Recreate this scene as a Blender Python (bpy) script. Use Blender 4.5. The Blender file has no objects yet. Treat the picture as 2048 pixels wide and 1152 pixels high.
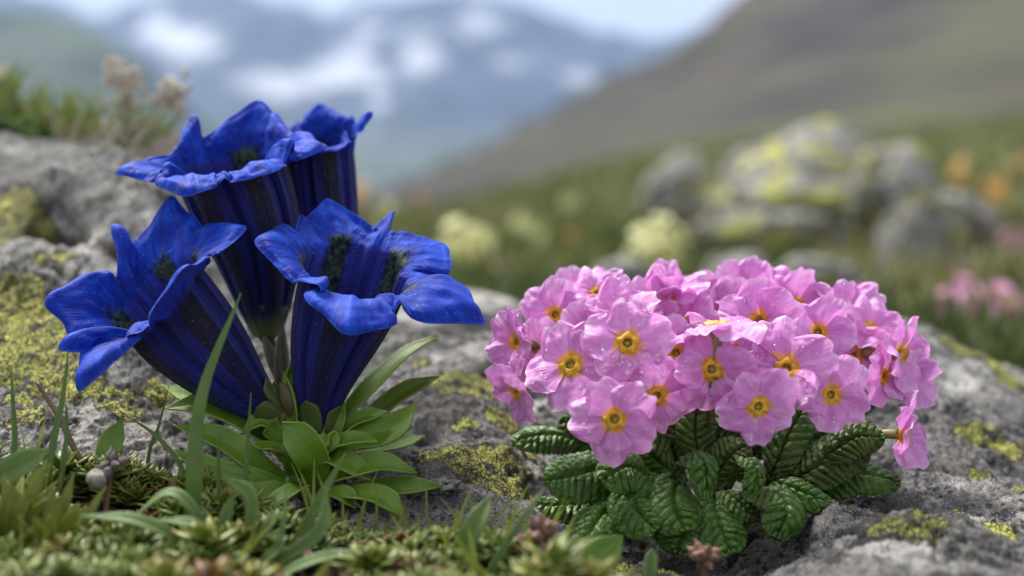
import bpy, math, random
import numpy as np
from mathutils import Vector, Matrix
rng = np.random.default_rng(7)
random.seed(7)
S = bpy.context.scene
col = S.collection
U = 0.01                      # shapes are written in centimetres, the scene is in metres

# ------------------------------------------------------------------ camera
PITCH = math.radians(3.5)
CAMH = 7.5                    # cm above the cushion plants
F = 2844.0
cd = bpy.data.cameras.new('camera'); cam = bpy.data.objects.new('camera', cd); col.objects.link(cam)
cam.location = (0, 0, CAMH*U); cam.rotation_euler = (math.radians(90)-PITCH, 0, 0)
cd.lens = 50.0; cd.sensor_width = 36.0; cd.clip_start = 0.01; cd.clip_end = 60000
cd.dof.use_dof = True; cd.dof.focus_distance = 0.354; cd.dof.aperture_fstop = 6.9
S.camera = cam
def P(px, py, D):
    """point (cm) seen at pixel px, py of the 2048 wide photograph at depth D cm"""
    px = np.asarray(px, float); py = np.asarray(py, float); D = np.asarray(D, float)
    xc = (px-1024)/F*D; yc = (576-py)/F*D
    c, s = math.cos(PITCH), math.sin(PITCH)
    return np.stack([xc, D*c+yc*s, CAMH-D*s+yc*c], -1)

# ------------------------------------------------------------------ sky and sun
SUN_EL, SUN_AZ = math.radians(58), math.radians(-38)
w = bpy.data.worlds.new('World'); S.world = w; w.use_nodes = True
nt = w.node_tree; nt.nodes.clear()
out = nt.nodes.new('ShaderNodeOutputWorld'); bg = nt.nodes.new('ShaderNodeBackground'); bg.inputs[1].default_value = 0.062
sky = nt.nodes.new('ShaderNodeTexSky'); sky.sky_type = 'NISHITA'; sky.sun_disc = False
sky.sun_elevation = SUN_EL; sky.sun_rotation = SUN_AZ; sky.air_density = 1.0; sky.dust_density = 2.0
tc = nt.nodes.new('ShaderNodeTexCoord'); mp = nt.nodes.new('ShaderNodeMapping'); mp.inputs['Scale'].default_value = (1, 1, 2.2)
ns = nt.nodes.new('ShaderNodeTexNoise'); ns.inputs['Scale'].default_value = 5.0; ns.inputs['Detail'].default_value = 6; ns.inputs['Roughness'].default_value = .55
cr = nt.nodes.new('ShaderNodeValToRGB'); cr.color_ramp.elements[0].position = .36; cr.color_ramp.elements[1].position = .6
cr.color_ramp.elements[0].color = (.72, .72, .72, 1)
cc = nt.nodes.new('ShaderNodeMixRGB'); cc.blend_type = 'MIX'
cloudc = nt.nodes.new('ShaderNodeMixRGB'); cloudc.inputs[1].default_value = (3.3, 3.55, 4.0, 1); cloudc.inputs[2].default_value = (5.6, 5.65, 5.75, 1)
L = nt.links.new
L(tc.outputs['Generated'], mp.inputs[0]); L(mp.outputs[0], ns.inputs['Vector']); L(ns.outputs[0], cr.inputs[0])
L(cr.outputs[0], cc.inputs[0]); L(sky.outputs[0], cc.inputs[1]); L(ns.outputs[0], cloudc.inputs[0]); L(cloudc.outputs[0], cc.inputs[2])
L(cc.outputs[0], bg.inputs[0]); L(bg.outputs[0], out.inputs[0])
sl = bpy.data.lights.new('sun', 'SUN'); sl.energy = 3.0; sl.angle = math.radians(24); sl.color = (1, .96, .9)
sun = bpy.data.objects.new('sun', sl); col.objects.link(sun)
sd = Vector((math.sin(SUN_AZ+math.pi*0)*math.cos(SUN_EL), math.cos(SUN_AZ)*math.cos(SUN_EL), math.sin(SUN_EL)))
sun.rotation_euler = sd.to_track_quat('Z', 'Y').to_euler(); sun.location = (0, 0, 5)
S.view_settings.view_transform = 'Standard'; S.view_settings.look = 'None'; S.view_settings.exposure = 1.5; S.view_settings.gamma = 1
S.cycles.max_bounces = 8; S.cycles.transparent_max_bounces = 8; S.cycles.volume_bounces = 1
S.cycles.caustics_reflective = False; S.cycles.caustics_refractive = False

# ------------------------------------------------------------------ noise in numpy
def _h(ix, iy, iz, seed):
    n = (ix.astype(np.int64)*374761393 + iy.astype(np.int64)*668265263 + iz.astype(np.int64)*2147483647 + seed*974711) & 0xffffffff
    n = ((n ^ (n >> 13))*1274126177) & 0xffffffff
    n = ((n ^ (n >> 15))*2246822519) & 0xffffffff
    n = n ^ (n >> 16)
    return (n & 0xffffff)/float(0xffffff)
def vnoise(p, seed=0):
    p = np.asarray(p, float); i = np.floor(p).astype(np.int64); f = p-i; f = f*f*f*(f*(f*6-15)+10)
    r = 0
    for dx in (0, 1):
        wx = f[..., 0] if dx else 1-f[..., 0]
        for dy in (0, 1):
            wy = f[..., 1] if dy else 1-f[..., 1]
            for dz in (0, 1):
                wz = f[..., 2] if dz else 1-f[..., 2]
                r = r + _h(i[..., 0]+dx, i[..., 1]+dy, i[..., 2]+dz, seed)*wx*wy*wz
    return r*2-1
def fbm(p, octaves=5, seed=0, gain=.5, ridged=False):
    a, r, t = 1.0, 0, 0
    for o in range(octaves):
        n = vnoise(np.asarray(p)*(2.03**o)+o*17.3, seed+o)
        if ridged: n = 1-2*np.abs(n)
        r = r + a*n; t += a; a *= gain
    return r/t
def voro(p, seed=0):
    """F1, F2 distance and cell value"""
    p = np.asarray(p, float); i = np.floor(p).astype(np.int64)
    f1 = np.full(p.shape[:-1], 9.); f2 = f1.copy(); cv = np.zeros_like(f1)
    for dx in (-1, 0, 1):
        for dy in (-1, 0, 1):
            for dz in (-1, 0, 1):
                q = [i[..., 0]+dx, i[..., 1]+dy, i[..., 2]+dz]
                c = [q[k]+_h(*q, seed+k+1) for k in range(3)]
                d = np.sqrt(sum((p[..., k]-c[k])**2 for k in range(3)))
                v = _h(*q, seed+9)
                n1 = d < f1
                f2 = np.where(n1, f1, np.minimum(f2, d)); cv = np.where(n1, v, cv); f1 = np.where(n1, d, f1)
    return f1, f2, cv
def sstep(a, b, x):
    t = np.clip((np.asarray(x, float)-a)/(b-a), 0, 1); return t*t*(3-2*t)
def nrm(v):
    v = np.asarray(v, float); return v/np.maximum(np.linalg.norm(v, axis=-1, keepdims=True), 1e-12)

# ------------------------------------------------------------------ mesh helpers
WORLD = {}
def grid_faces(nr, nc, wrap=False):
    r = np.arange(nr-1)[:, None]; c = np.arange(nc if wrap else nc-1)[None]
    a = r*nc+c; b = r*nc+(c+1) % nc
    return np.stack([a, b, b+nc, a+nc], -1).reshape(-1, 4)
def mesh_data(name, V, Fc, mats, smooth=True, attrs=None, mi=None):
    """V in cm relative to the object's origin; Fc an int array of quads/tris or a list of arrays"""
    if not isinstance(Fc, (list, tuple)): Fc = [Fc]
    me = bpy.data.meshes.new(name)
    V = np.ascontiguousarray(np.asarray(V, np.float32)*U)
    tot = np.concatenate([np.full(len(f), f.shape[1], np.int32) for f in Fc])
    li = np.concatenate([np.asarray(f, np.int32).ravel() for f in Fc])
    me.vertices.add(len(V)); me.vertices.foreach_set('co', V.ravel())
    me.loops.add(len(li)); me.loops.foreach_set('vertex_index', li)
    me.polygons.add(len(tot)); st = np.concatenate([[0], np.cumsum(tot)[:-1]]).astype(np.int32)
    me.polygons.foreach_set('loop_start', st); me.polygons.foreach_set('loop_total', tot)
    if mi is not None: me.polygons.foreach_set('material_index', np.asarray(mi, np.int32))
    me.update(calc_edges=True)
    me.polygons.foreach_set('use_smooth', np.full(len(tot), smooth))
    for k, a in (attrs or {}).items():
        a = np.asarray(a, np.float32)
        if a.ndim == 1:
            at = me.attributes.new(k, 'FLOAT', 'POINT'); at.data.foreach_set('value', a)
        else:
            at = me.attributes.new(k, 'FLOAT_VECTOR', 'POINT'); at.data.foreach_set('vector', a.ravel())
    for m in (mats if isinstance(mats, (list, tuple)) else [mats]): me.materials.append(m)
    me.validate()
    return me
def mk(name, V, Fc, mats, parent=None, origin=None, **kw):
    V = np.asarray(V, float)
    if origin is None: origin = WORLD[parent.name] if parent is not None else np.array([V[:, 0].mean(), V[:, 1].mean(), V[:, 2].min()])
    origin = np.asarray(origin, float)
    o = bpy.data.objects.new(name, mesh_data(name, V-origin, Fc, mats, **kw)); col.objects.link(o)
    base = WORLD[parent.name] if parent is not None else 0
    o.location = (origin-base)*U
    if parent is not None: o.parent = parent
    WORLD[o.name] = origin
    return o
def empty(name, loc, parent=None):
    o = bpy.data.objects.new(name, None); col.objects.link(o); loc = np.asarray(loc, float)
    o.location = (loc-(WORLD[parent.name] if parent is not None else 0))*U
    o.empty_display_size = .01
    if parent is not None: o.parent = parent
    WORLD[o.name] = loc
    return o
def tag(o, label=None, cat=None, group=None, kind=None):
    if label: o['label'] = label
    if cat: o['category'] = cat
    if group: o['group'] = group
    if kind: o['kind'] = kind
    return o
def solid(o, t=.02, off=0, mo=0, sub=0):
    m = o.modifiers.new('thickness', 'SOLIDIFY'); m.thickness = t*U; m.offset = off
    if mo: m.material_offset = mo; m.material_offset_rim = mo
    if sub:
        s = o.modifiers.new('smooth', 'SUBSURF'); s.levels = sub; s.render_levels = sub
    return o
def bez(pts, n):
    """smooth curve through a Bezier control polygon"""
    pts = [np.asarray(p, float) for p in pts]; t = np.linspace(0, 1, n)[:, None]
    k = len(pts)-1; r = 0
    for i, p in enumerate(pts): r = r + math.comb(k, i)*(1-t)**(k-i)*t**i*p
    return r
def catmull(pts, n):
    pts = np.asarray(pts, float)
    if len(pts) == 2: return bez(pts, n)
    p = np.vstack([2*pts[0]-pts[1], pts, 2*pts[-1]-pts[-2]])
    u = np.linspace(0, len(pts)-1-1e-9, n); i = u.astype(int); t = (u-i)[:, None]
    a, b, c, d = p[i], p[i+1], p[i+2], p[i+3]
    return .5*((2*b)+(-a+c)*t+(2*a-5*b+4*c-d)*t*t+(-a+3*b-3*c+d)*t**3)
def tube(pts, rad, k=8, cap=True):
    pts = np.asarray(pts, float); n = len(pts); rad = np.broadcast_to(np.asarray(rad, float), (n,))
    T = nrm(np.gradient(pts, axis=0)); ref = np.array([.13, .2, .97]); 
    if abs(T[0]@ref) > .9: ref = np.array([1., 0, 0])
    N = np.zeros_like(T); a = ref-(ref@T[0])*T[0]; N[0] = nrm(a)
    for i in range(1, n):
        a = N[i-1]-(N[i-1]@T[i])*T[i]; N[i] = nrm(a)
    B = np.cross(T, N); th = np.linspace(0, 2*np.pi, k, endpoint=False)
    V = pts[:, None]+rad[:, None, None]*(np.cos(th)[None, :, None]*N[:, None]+np.sin(th)[None, :, None]*B[:, None])
    V = V.reshape(-1, 3); Fs = [grid_faces(n, k, True)]
    if cap:
        V = np.vstack([V, pts[:1], pts[-1:]]); c0 = n*k; i = np.arange(k)
        Fs.append(np.stack([np.full(k, c0), (i+1) % k, i], -1)); Fs.append(np.stack([np.full(k, c0+1), (n-1)*k+i, (n-1)*k+(i+1) % k], -1))
    return V, Fs
class MB:
    """collects pieces into one mesh"""
    def __init__(s): s.V = []; s.Q = []; s.T = []; s.n = 0; s.A = {}; 
    def add(s, V, Fs, **attrs):
        V = np.asarray(V, float)
        for f in (Fs if isinstance(Fs, (list, tuple)) else [Fs]): (s.Q if f.shape[1] == 4 else s.T).append(f+s.n)
        s.V.append(V); s.n += len(V)
        for k, a in attrs.items(): s.A.setdefault(k, []).append(np.broadcast_to(np.asarray(a, float), (len(V),)))
    def out(s):
        Fs = ([np.vstack(s.Q)] if s.Q else [])+([np.vstack(s.T)] if s.T else [])
        return np.vstack(s.V), Fs, {k: np.concatenate(a) for k, a in s.A.items()}
    def mk(s, name, mat, parent=None, origin=None, **kw):
        V, Fs, A = s.out(); return mk(name, V, Fs, mat, parent, origin, attrs=A, **kw)
def ball(c, r, nu=12, nv=8, sc=(1, 1, 1), noise=0, seed=0):
    th = np.linspace(0, 2*np.pi, nu, endpoint=False); ph = np.linspace(.02, np.pi-.02, nv)
    d = np.stack([np.sin(ph)[:, None]*np.cos(th), np.sin(ph)[:, None]*np.sin(th), np.cos(ph)[:, None]*np.ones(nu)], -1)
    d = d[::-1]
    rr = r*(1+noise*fbm(d*2.2+seed, 3, seed)[..., None]) if noise else r
    V = (d*rr*np.asarray(sc)).reshape(-1, 3)
    V = np.vstack([V, V[:nu].mean(0), V[-nu:].mean(0)])+np.asarray(c); i = np.arange(nu); m = nu*nv
    return V, [grid_faces(nv, nu, True), np.stack([np.full(nu, m), (i+1) % nu, i], -1), np.stack([np.full(nu, m+1), (nv-1)*nu+i, (nv-1)*nu+(i+1) % nu], -1)]

# ------------------------------------------------------------------ node helper
class NT:
    def __init__(s, name):
        s.m = bpy.data.materials.new(name); s.m.use_nodes = True; s.t = s.m.node_tree; s.t.nodes.clear()
        s.o = s.t.nodes.new('ShaderNodeOutputMaterial'); s._tc = None
    def n(s, ty, ins=None, **props):
        nd = s.t.nodes.new(ty)
        for k, v in props.items(): setattr(nd, k, v)
        for k, v in (ins or {}).items():
            sock = nd.inputs[k]
            if hasattr(v, 'is_output') or isinstance(v, bpy.types.NodeSocket): s.t.links.new(v, sock)
            elif v is not None:
                if isinstance(v, (tuple, list)) and len(v) == 3 and sock.type == 'RGBA': v = (*v, 1)
                sock.default_value = v
        return nd
    def obj(s):
        if s._tc is None: s._tc = s.n('ShaderNodeTexCoord')
        return s._tc.outputs['Object']
    def pos(s): return s.n('ShaderNodeNewGeometry').outputs['Position']
    def attr(s, name, vec=False): return s.n('ShaderNodeAttribute', attribute_name=name).outputs['Vector' if vec else 'Fac']
    def noise(s, scale, detail=5, rough=.55, vec=None, dist=0):
        return s.n('ShaderNodeTexNoise', {'Vector': vec or s.obj(), 'Scale': scale, 'Detail': detail, 'Roughness': rough, 'Distortion': dist}).outputs[0]
    def voro(s, scale, vec=None, feature='F1', outp='Distance', rnd=1):
        return s.n('ShaderNodeTexVoronoi', {'Vector': vec or s.obj(), 'Scale': scale, 'Randomness': rnd}, feature=feature).outputs[outp]
    def ramp(s, fac, stops, interp='LINEAR'):
        nd = s.n('ShaderNodeValToRGB', {'Fac': fac}); e = nd.color_ramp.elements; nd.color_ramp.interpolation = interp
        while len(e) < len(stops): e.new(.5)
        for el, (p, c) in zip(e, stops):
            el.position = p; el.color = (*c, 1) if isinstance(c, (tuple, list)) else (c, c, c, 1)
        return nd.outputs[0]
    def mix(s, f, a, b, mode='MIX'):
        return s.n('ShaderNodeMixRGB', {0: f, 1: a, 2: b}, blend_type=mode).outputs[0]
    def math(s, op, a, b=0.0, c=0.0, clamp=False):
        return s.n('ShaderNodeMath', {0: a, 1: b, 2: c}, operation=op, use_clamp=clamp).outputs[0]
    def ss(s, x, a, b):
        return s.n('ShaderNodeMapRange', {0: x, 1: a, 2: b, 3: 0., 4: 1.}, interpolation_type='SMOOTHSTEP').outputs[0]
    def scale(s, vec, sc): return s.n('ShaderNodeMapping', {'Vector': vec, 'Scale': sc}).outputs[0]
    def comb(s, x, y, z=0.0): return s.n('ShaderNodeCombineXYZ', {0: x, 1: y, 2: z}).outputs[0]
    def bump(s, h, dist, strength=1.0, nrm=None):
        ins = {'Height': h, 'Distance': dist*U, 'Strength': strength}
        if nrm: ins['Normal'] = nrm
        return s.n('ShaderNodeBump', ins).outputs[0]
    def bsdf(s, color, rough=.6, normal=None, spec=.5, sss=0, trans=0, tcol=None, **kw):
        ins = {'Base Color': color, 'Roughness': rough, 'Specular IOR Level': spec}
        if normal: ins['Normal'] = normal
        ins.update(kw)
        b = s.n('ShaderNodeBsdfPrincipled', ins).outputs[0]
        if trans:
            ti = {'Color': tcol or color}
            if normal: ti['Normal'] = normal
            t = s.n('ShaderNodeBsdfTranslucent', ti).outputs[0]
            b = s.n('ShaderNodeMixShader', {0: trans, 1: b, 2: t}).outputs[0]
        s.t.links.new(b, s.o.inputs[0]); return s.m
# ================================================================== materials
def rock_material(name, lich=True, far=False, base=((.068, .066, .064), (.27, .264, .255), (.52, .51, .49))):
    m = NT(name); k = 1 if not far else .12
    big = m.noise(9*k, 5, .6); mid = m.noise(45*k, 6, .65); fine = m.noise(380*k, 6, .75); grain = m.noise(1500*k, 3, .7); pk = m.noise(20*k, 4, .6)
    c = m.ramp(mid, [(.3, base[0]), (.52, base[1]), (.74, base[2])])
    c = m.mix(m.ss(big, .5, .68), c, m.mix(.5, c, (.36, .33, .31)))
    c = m.mix(m.math('MULTIPLY', m.ss(pk, .55, .68), .45), c, (.40, .29, .26))                 # pinkish feldspar
    c = m.mix(m.math('MULTIPLY', m.ss(grain, .47, .60), .45), c, m.mix(1, c, (.30, .30, .30), 'MULTIPLY')); c = m.mix(m.math('MULTIPLY', m.ss(grain, .50, .38), .30), c, (.55, .54, .51))
    c = m.mix(m.math('MULTIPLY', m.ss(fine, .44, .58), .6), c, m.mix(1, c, (.45, .45, .45), 'MULTIPLY'))
    v = m.voro(420*k); sp = m.noise(60*k, 3, .6)                                             # black crustose specks
    dk = m.math('MULTIPLY', m.math('LESS_THAN', v, .34), m.ss(sp, .44, .5)); dk = m.math('MAXIMUM', dk, m.math('MULTIPLY', m.math('LESS_THAN', m.voro(1150*k), .30), m.ss(m.noise(90*k, 3, .6), .45, .52)))
    c = m.mix(m.math('MULTIPLY', dk, .85), c, (.018, .018, .02))
    bl = m.ss(m.noise(30*k, 8, .8, dist=.4), .535, .56)
    c = m.mix(m.math('MULTIPLY', bl, .85 if not far else .5), c, (.024, .024, .026))                              # black crust
    wl = m.ss(m.noise(34*k, 6, .7, vec=m.scale(m.obj(), (1.3, 1, 1.2))), .57, .60)
    c = m.mix(m.math('MULTIPLY', wl, .7), c, (.52, .51, .48))                                 # pale grey crust
    h = m.math('ADD', m.math('MULTIPLY', mid, .9), m.math('MULTIPLY', fine, .8)); h = m.math('ADD', h, m.math('MULTIPLY', grain, .12))
    h = m.math('ADD', h, m.math('MULTIPLY', m.voro(200*k), .35))
    if lich:
        a = m.attr('lichen')
        n1 = m.noise(70*k, 6, .7); n2 = m.noise(260*k, 4, .6)
        mask = m.math('ADD', a, m.math('MULTIPLY', m.math('SUBTRACT', n1, .5), 1.15))
        edge = m.ss(mask, .36, .42); core = m.ss(mask, .44, .50)
        wv = m.n('ShaderNodeVectorMath', {0: m.obj(), 1: m.n('ShaderNodeVectorMath', {0: m.n('ShaderNodeTexNoise', {'Vector': m.obj(), 'Scale': 300*k, 'Detail': 3.}).outputs['Color'], 1: (.0035/k, .0035/k, .0035/k)}, operation='MULTIPLY').outputs[0]}, operation='ADD').outputs[0]
        cell = m.voro(850*k, vec=wv, feature='DISTANCE_TO_EDGE'); gap = m.ss(cell, .03, .15)
        hole = m.ss(m.math('ADD', n2, m.math('MULTIPLY', n1, .5)), .80, .86)
        yel = m.ramp(m.noise(120*k, 3), [(.35, (.38, .39, .07)), (.52, (.56, .56, .11)), (.7, (.70, .68, .18))])
        c = m.mix(m.math('MULTIPLY', edge, .9), c, (.022, .022, .022))
        g = m.math('MULTIPLY', m.math('MULTIPLY', core, gap), m.math('SUBTRACT', 1., hole))
        if far: g = m.math('MULTIPLY', m.ss(mask, .38, .5), .8)
        c = m.mix(g, c, yel); h = m.math('ADD', h, m.math('MULTIPLY', g, .25))
        gm = m.attr('soil_shade'); c = m.mix(m.math('MULTIPLY', gm, .8), c, (.035, .03, .022))  # gap shade and soil patches painted dark into the rock colour
    nb = m.bump(h, .26, 1.0) if not far else m.bump(h, .9, 1.0)
    return m.bsdf(c, .82, nb, .35)
M = {}
M['rock'] = rock_material('lichened_rock')
M['rock_far'] = rock_material('distant_rock', far=True, base=((.24, .23, .215), (.40, .385, .36), (.56, .54, .51)))

def gentian_out():
    m = NT('gentian_outside'); u = m.attr('lobe'); v = m.attr('along'); ph = m.attr('phase')
    au = m.math('ABSOLUTE', u)
    streak = m.noise(1, 6, .65, vec=m.comb(m.math('MULTIPLY', ph, 7.), m.math('MULTIPLY', v, 2.6)), dist=.5)
    mott = m.noise(1500, 3, .7); spots = m.voro(1100)
    band = m.math('SUBTRACT', 1., m.ss(m.math('ADD', au, m.math('MULTIPLY', m.math('SUBTRACT', streak, .5), .25)), .42, .62))
    vio = m.ramp(streak, [(.30, (.006, .006, .075)), (.52, (.010, .010, .135)), (.74, (.015, .019, .24))])
    drk = m.ramp(m.math('ADD', m.math('MULTIPLY', mott, .6), m.math('MULTIPLY', streak, .4)), [(.38, (.002, .002, .007)), (.54, (.007, .006, .018)), (.68, (.032, .024, .045))])
    top = m.ss(v, .35, .95)
    dark_amt = m.math('MULTIPLY', band, m.math('ADD', .72, m.math('MULTIPLY', top, .27)))
    c = m.mix(dark_amt, vio, drk)
    c = m.mix(m.math('MULTIPLY', m.math('LESS_THAN', spots, .2), .5), c, (.004, .004, .012))
    lob = m.ss(v, .98, 1.3)
    blue = m.ramp(streak, [(.3, (.006, .015, .28)), (.7, (.012, .032, .50))])
    c = m.mix(lob, c, blue)
    base = m.math('SUBTRACT', 1., m.ss(m.math('ADD', v, m.math('MULTIPLY', streak, .12)), .06, .22))
    c = m.mix(base, c, (.16, .22, .06))
    nb = m.bump(m.math('ADD', m.math('MULTIPLY', streak, 1.5), m.math('MULTIPLY', mott, .3)), .09, 1.)
    c = m.mix(m.math('MULTIPLY', m.math('LESS_THAN', m.voro(700), .07), .6), c, (.45, .48, .65))
    return m.bsdf(c, .62, nb, .22, **{'Sheen Weight': .12, 'Sheen Roughness': .5, 'Sheen Tint': (.3, .4, 1, 1)})
def gentian_in():
    m = NT('gentian_inside'); u = m.attr('lobe'); v = m.attr('along'); ph = m.attr('phase')
    au = m.math('ABSOLUTE', u)
    streak = m.noise(1, 6, .6, vec=m.comb(m.math('MULTIPLY', ph, 22.), m.math('MULTIPLY', v, 1.8)))
    cloud = m.noise(130, 4, .6)
    c = m.ramp(m.math('ADD', m.math('MULTIPLY', streak, .5), m.math('MULTIPLY', cloud, .5)), [(.34, (.002, .009, .20)), (.5, (.003, .032, .42)), (.66, (.010, .10, .74))])
    thr = m.math('SUBTRACT', 1., m.ss(v, .93, 1.18))
    c = m.mix(m.math('MULTIPLY', thr, .8), c, m.ramp(streak, [(.3, (.012, .008, .13)), (.7, (.05, .04, .35))]))
    n2 = m.noise(420, 4, .7)
    vb = m.math('MULTIPLY', m.math('SUBTRACT', 1., m.ss(m.math('ADD', v, m.math('MULTIPLY', m.math('SUBTRACT', n2, .5), .25)), 1.10, 1.34)), m.math('SUBTRACT', 1., m.ss(m.math('ADD', au, m.math('MULTIPLY', m.math('SUBTRACT', n2, .5), .8)), .34, .62)))
    sp = m.math('MULTIPLY', m.ss(m.voro(560, vec=m.scale(m.obj(), (1, 1, .55))), .22, .42), 1.)
    green = m.mix(m.math('MULTIPLY', sp, m.ss(n2, .35, .6)), (.005, .007, .018), m.ramp(m.noise(900, 3, .6), [(.35, (.015, .028, .03)), (.65, (.085, .13, .06))]))
    c = m.mix(vb, c, green)
    c = m.mix(m.math('MULTIPLY', m.math('LESS_THAN', m.voro(640), .075), .65), c, (.55, .60, .85))
    rim = m.ss(m.attr('rim'), .955, 1.0)
    c = m.mix(m.math('MULTIPLY', rim, .35), c, (.12, .20, .85))
    nb = m.bump(m.math('ADD', m.math('ADD', m.math('MULTIPLY', streak, .9), m.math('MULTIPLY', cloud, .7)), m.math('MULTIPLY', m.math('MULTIPLY', sp, vb), .8)), .08, 1.)
    return m.bsdf(c, .62, nb, .24, trans=.18, tcol=(.02, .06, .6), **{'Sheen Weight': .14, 'Sheen Roughness': .45, 'Sheen Tint': (.15, .45, 1, 1)})
M['g_in'] = gentian_in(); M['g_out'] = gentian_out()

def leaf_mat(name, lo, hi, edge=None, rough=.4, trans=.2, spots=None, bump=.03, nscale=140, spec=.5, vein=None):
    m = NT(name); n = m.noise(nscale, 5, .6); a = m.attr('across'); s_ = m.attr('along')
    rnd = m.n('ShaderNodeObjectInfo').outputs['Random']
    st = m.noise(1, 4, .6, vec=m.comb(m.math('MULTIPLY', a, 9.), m.math('MULTIPLY', s_, 2.), m.math('MULTIPLY', rnd, 30.)))
    c = m.ramp(m.math('ADD', m.math('MULTIPLY', n, .6), m.math('MULTIPLY', st, .4)), [(.32, lo), (.68, hi)])
    c = m.mix(m.math('MULTIPLY', rnd, .22), c, m.mix(1, c, (1.1, .8, .6), 'MULTIPLY'))
    aa = m.math('ABSOLUTE', a)
    if vein: c = m.mix(m.math('MULTIPLY', m.math('SUBTRACT', 1., m.ss(aa, .03, .12)), .6), c, vein)
    if edge: c = m.mix(m.math('MULTIPLY', m.ss(aa, .86, .97), .7), c, edge)
    if spots:
        f = m.ss(m.noise(60, 4, .6), .60, .68); c = m.mix(m.math('MULTIPLY', f, .6), c, spots)
    nb = m.bump(m.math('ADD', n, m.math('MULTIPLY', st, .7)), bump, .8)
    return m.bsdf(c, rough, nb, spec, trans=trans, tcol=m.mix(.5, c, (.30, .45, .05)))
M['gleaf'] = leaf_mat('gentian_leaf', (.075, .175, .012), (.19, .34, .028), edge=(.28, .36, .08), rough=.36, trans=.16, vein=(.17, .28, .05), spots=(.16, .26, .03))
M['gleaf_spot'] = leaf_mat('gentian_leaf_spotted', (.06, .12, .015), (.15, .24, .035), edge=(.30, .25, .06), rough=.38, trans=.16, spots=(.42, .36, .06), vein=(.17, .28, .05))
M['sepal'] = leaf_mat('gentian_sepal', (.05, .075, .02), (.12, .16, .04), rough=.45, trans=.1, spots=(.12, .07, .04))
M['bud'] = leaf_mat('gentian_bud', (.04, .04, .02), (.13, .11, .05), rough=.45, trans=.0, edge=(.10, .04, .04))
def prim_leaf():
    m = NT('primrose_leaf'); n = m.noise(160, 5, .6); gv = m.attr('groove'); a = m.math('ABSOLUTE', m.attr('across'))
    rnd = m.n('ShaderNodeObjectInfo').outputs['Random']
    c = m.ramp(n, [(.3, (.038, .105, .013)), (.7, (.09, .19, .024))])
    c = m.mix(m.math('MULTIPLY', m.ss(gv, .0, .35), .0), c, c)
    c = m.mix(m.math('SUBTRACT', 1., m.ss(a, .02, .10)), c, (.085, .16, .03))
    c = m.mix(m.math('MULTIPLY', m.math('SUBTRACT', 1., m.ss(gv, .02, .22)), .5), c, (.055, .12, .02))
    c = m.mix(m.math('MULTIPLY', m.ss(m.math('ADD', a, m.math('MULTIPLY', m.math('SUBTRACT', n, .5), .8)), .94, 1.06), .65), c, (.10, .07, .03))
    c = m.mix(m.math('MULTIPLY', m.ss(m.math('ADD', m.noise(26, 4, .6), m.math('MULTIPLY', rnd, .08)), .60, .70), .5), c, (.07, .055, .02))
    fine = m.noise(900, 3, .7)
    h = m.math('ADD', m.math('MULTIPLY', m.voro(330, feature='SMOOTH_F1'), -1.3), m.math('MULTIPLY', fine, .2)); h = m.math('ADD', h, m.math('MULTIPLY', m.voro(800), -.35))
    return m.bsdf(c, .44, m.bump(h, .10, 1.), .45, trans=.06, tcol=(.08, .2, .01))
M['pleaf'] = prim_leaf()
def petal_mat():
    m = NT('primrose_petal'); s_ = m.attr('along'); a = m.attr('across')
    rnd = m.n('ShaderNodeObjectInfo').outputs['Random']
    vein = m.noise(1, 5, .65, vec=m.comb(m.math('MULTIPLY', a, 9.), m.math('MULTIPLY', s_, .7), m.math('MULTIPLY', rnd, 50.)))
    cl = m.noise(90, 3, .6)
    c = m.ramp(m.math('ADD', m.math('MULTIPLY', vein, .45), m.math('MULTIPLY', cl, .55)), [(.36, (.68, .20, .60)), (.5, (.81, .34, .76)), (.64, (.90, .55, .87))])
    c = m.mix(m.math('MULTIPLY', rnd, .18), c, (.66, .22, .60))
    c = m.mix(m.math('MULTIPLY', m.ss(s_, .80, 1.), .55), c, (.92, .70, .90))
    k = m.math('ADD', s_, m.math('MULTIPLY', m.math('ABSOLUTE', a), .07)); k = m.math('ADD', k, m.math('MULTIPLY', m.math('SUBTRACT', vein, .5), .12))
    c = m.mix(m.math('SUBTRACT', 1., m.ss(k, .185, .25)), c, (.86, .43, .02))
    c = m.mix(m.math('SUBTRACT', 1., m.ss(k, .02, .05)), c, (.62, .36, .03))
    nb = m.bump(m.math('ADD', m.math('MULTIPLY', vein, .8), m.math('MULTIPLY', m.noise(500, 3, .6), .3)), .06, .9)
    return m.bsdf(c, .42, nb, .45, trans=.28, tcol=m.mix(.5, c, (.85, .35, .8)), **{'Sheen Weight': .15})
M['petal'] = petal_mat()
def simple(name, lo, hi, scale=200, rough=.6, trans=0, bump=.03, spec=.4):
    m = NT(name); n = m.noise(scale, 5, .6); c = m.ramp(n, [(.32, lo), (.68, hi)])
    return m.bsdf(c, rough, m.bump(n, bump, .8), spec, trans=trans)
M['eye'] = simple('primrose_eye', (.50, .28, .02), (.78, .42, .03), 500)
M['eye_dark'] = simple('primrose_throat', (.10, .09, .02), (.22, .17, .03), 500)
M['calyx'] = simple('primrose_calyx', (.12, .14, .04), (.34, .32, .12), 120, .5, .1)
M['stalk'] = simple('primrose_stalk', (.10, .09, .03), (.20, .14, .06), 120, .5)
M['blade'] = leaf_mat('grass_blade', (.08, .16, .03), (.16, .26, .06), rough=.42, trans=.25, vein=(.15, .25, .07))
M['pale'] = leaf_mat('narrow_leaf', (.085, .165, .035), (.17, .28, .075), rough=.5, trans=.2, vein=(.06, .11, .03), edge=(.22, .30, .14))
M['brown'] = simple('dry_stem', (.10, .055, .03), (.24, .15, .085), 150)
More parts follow.
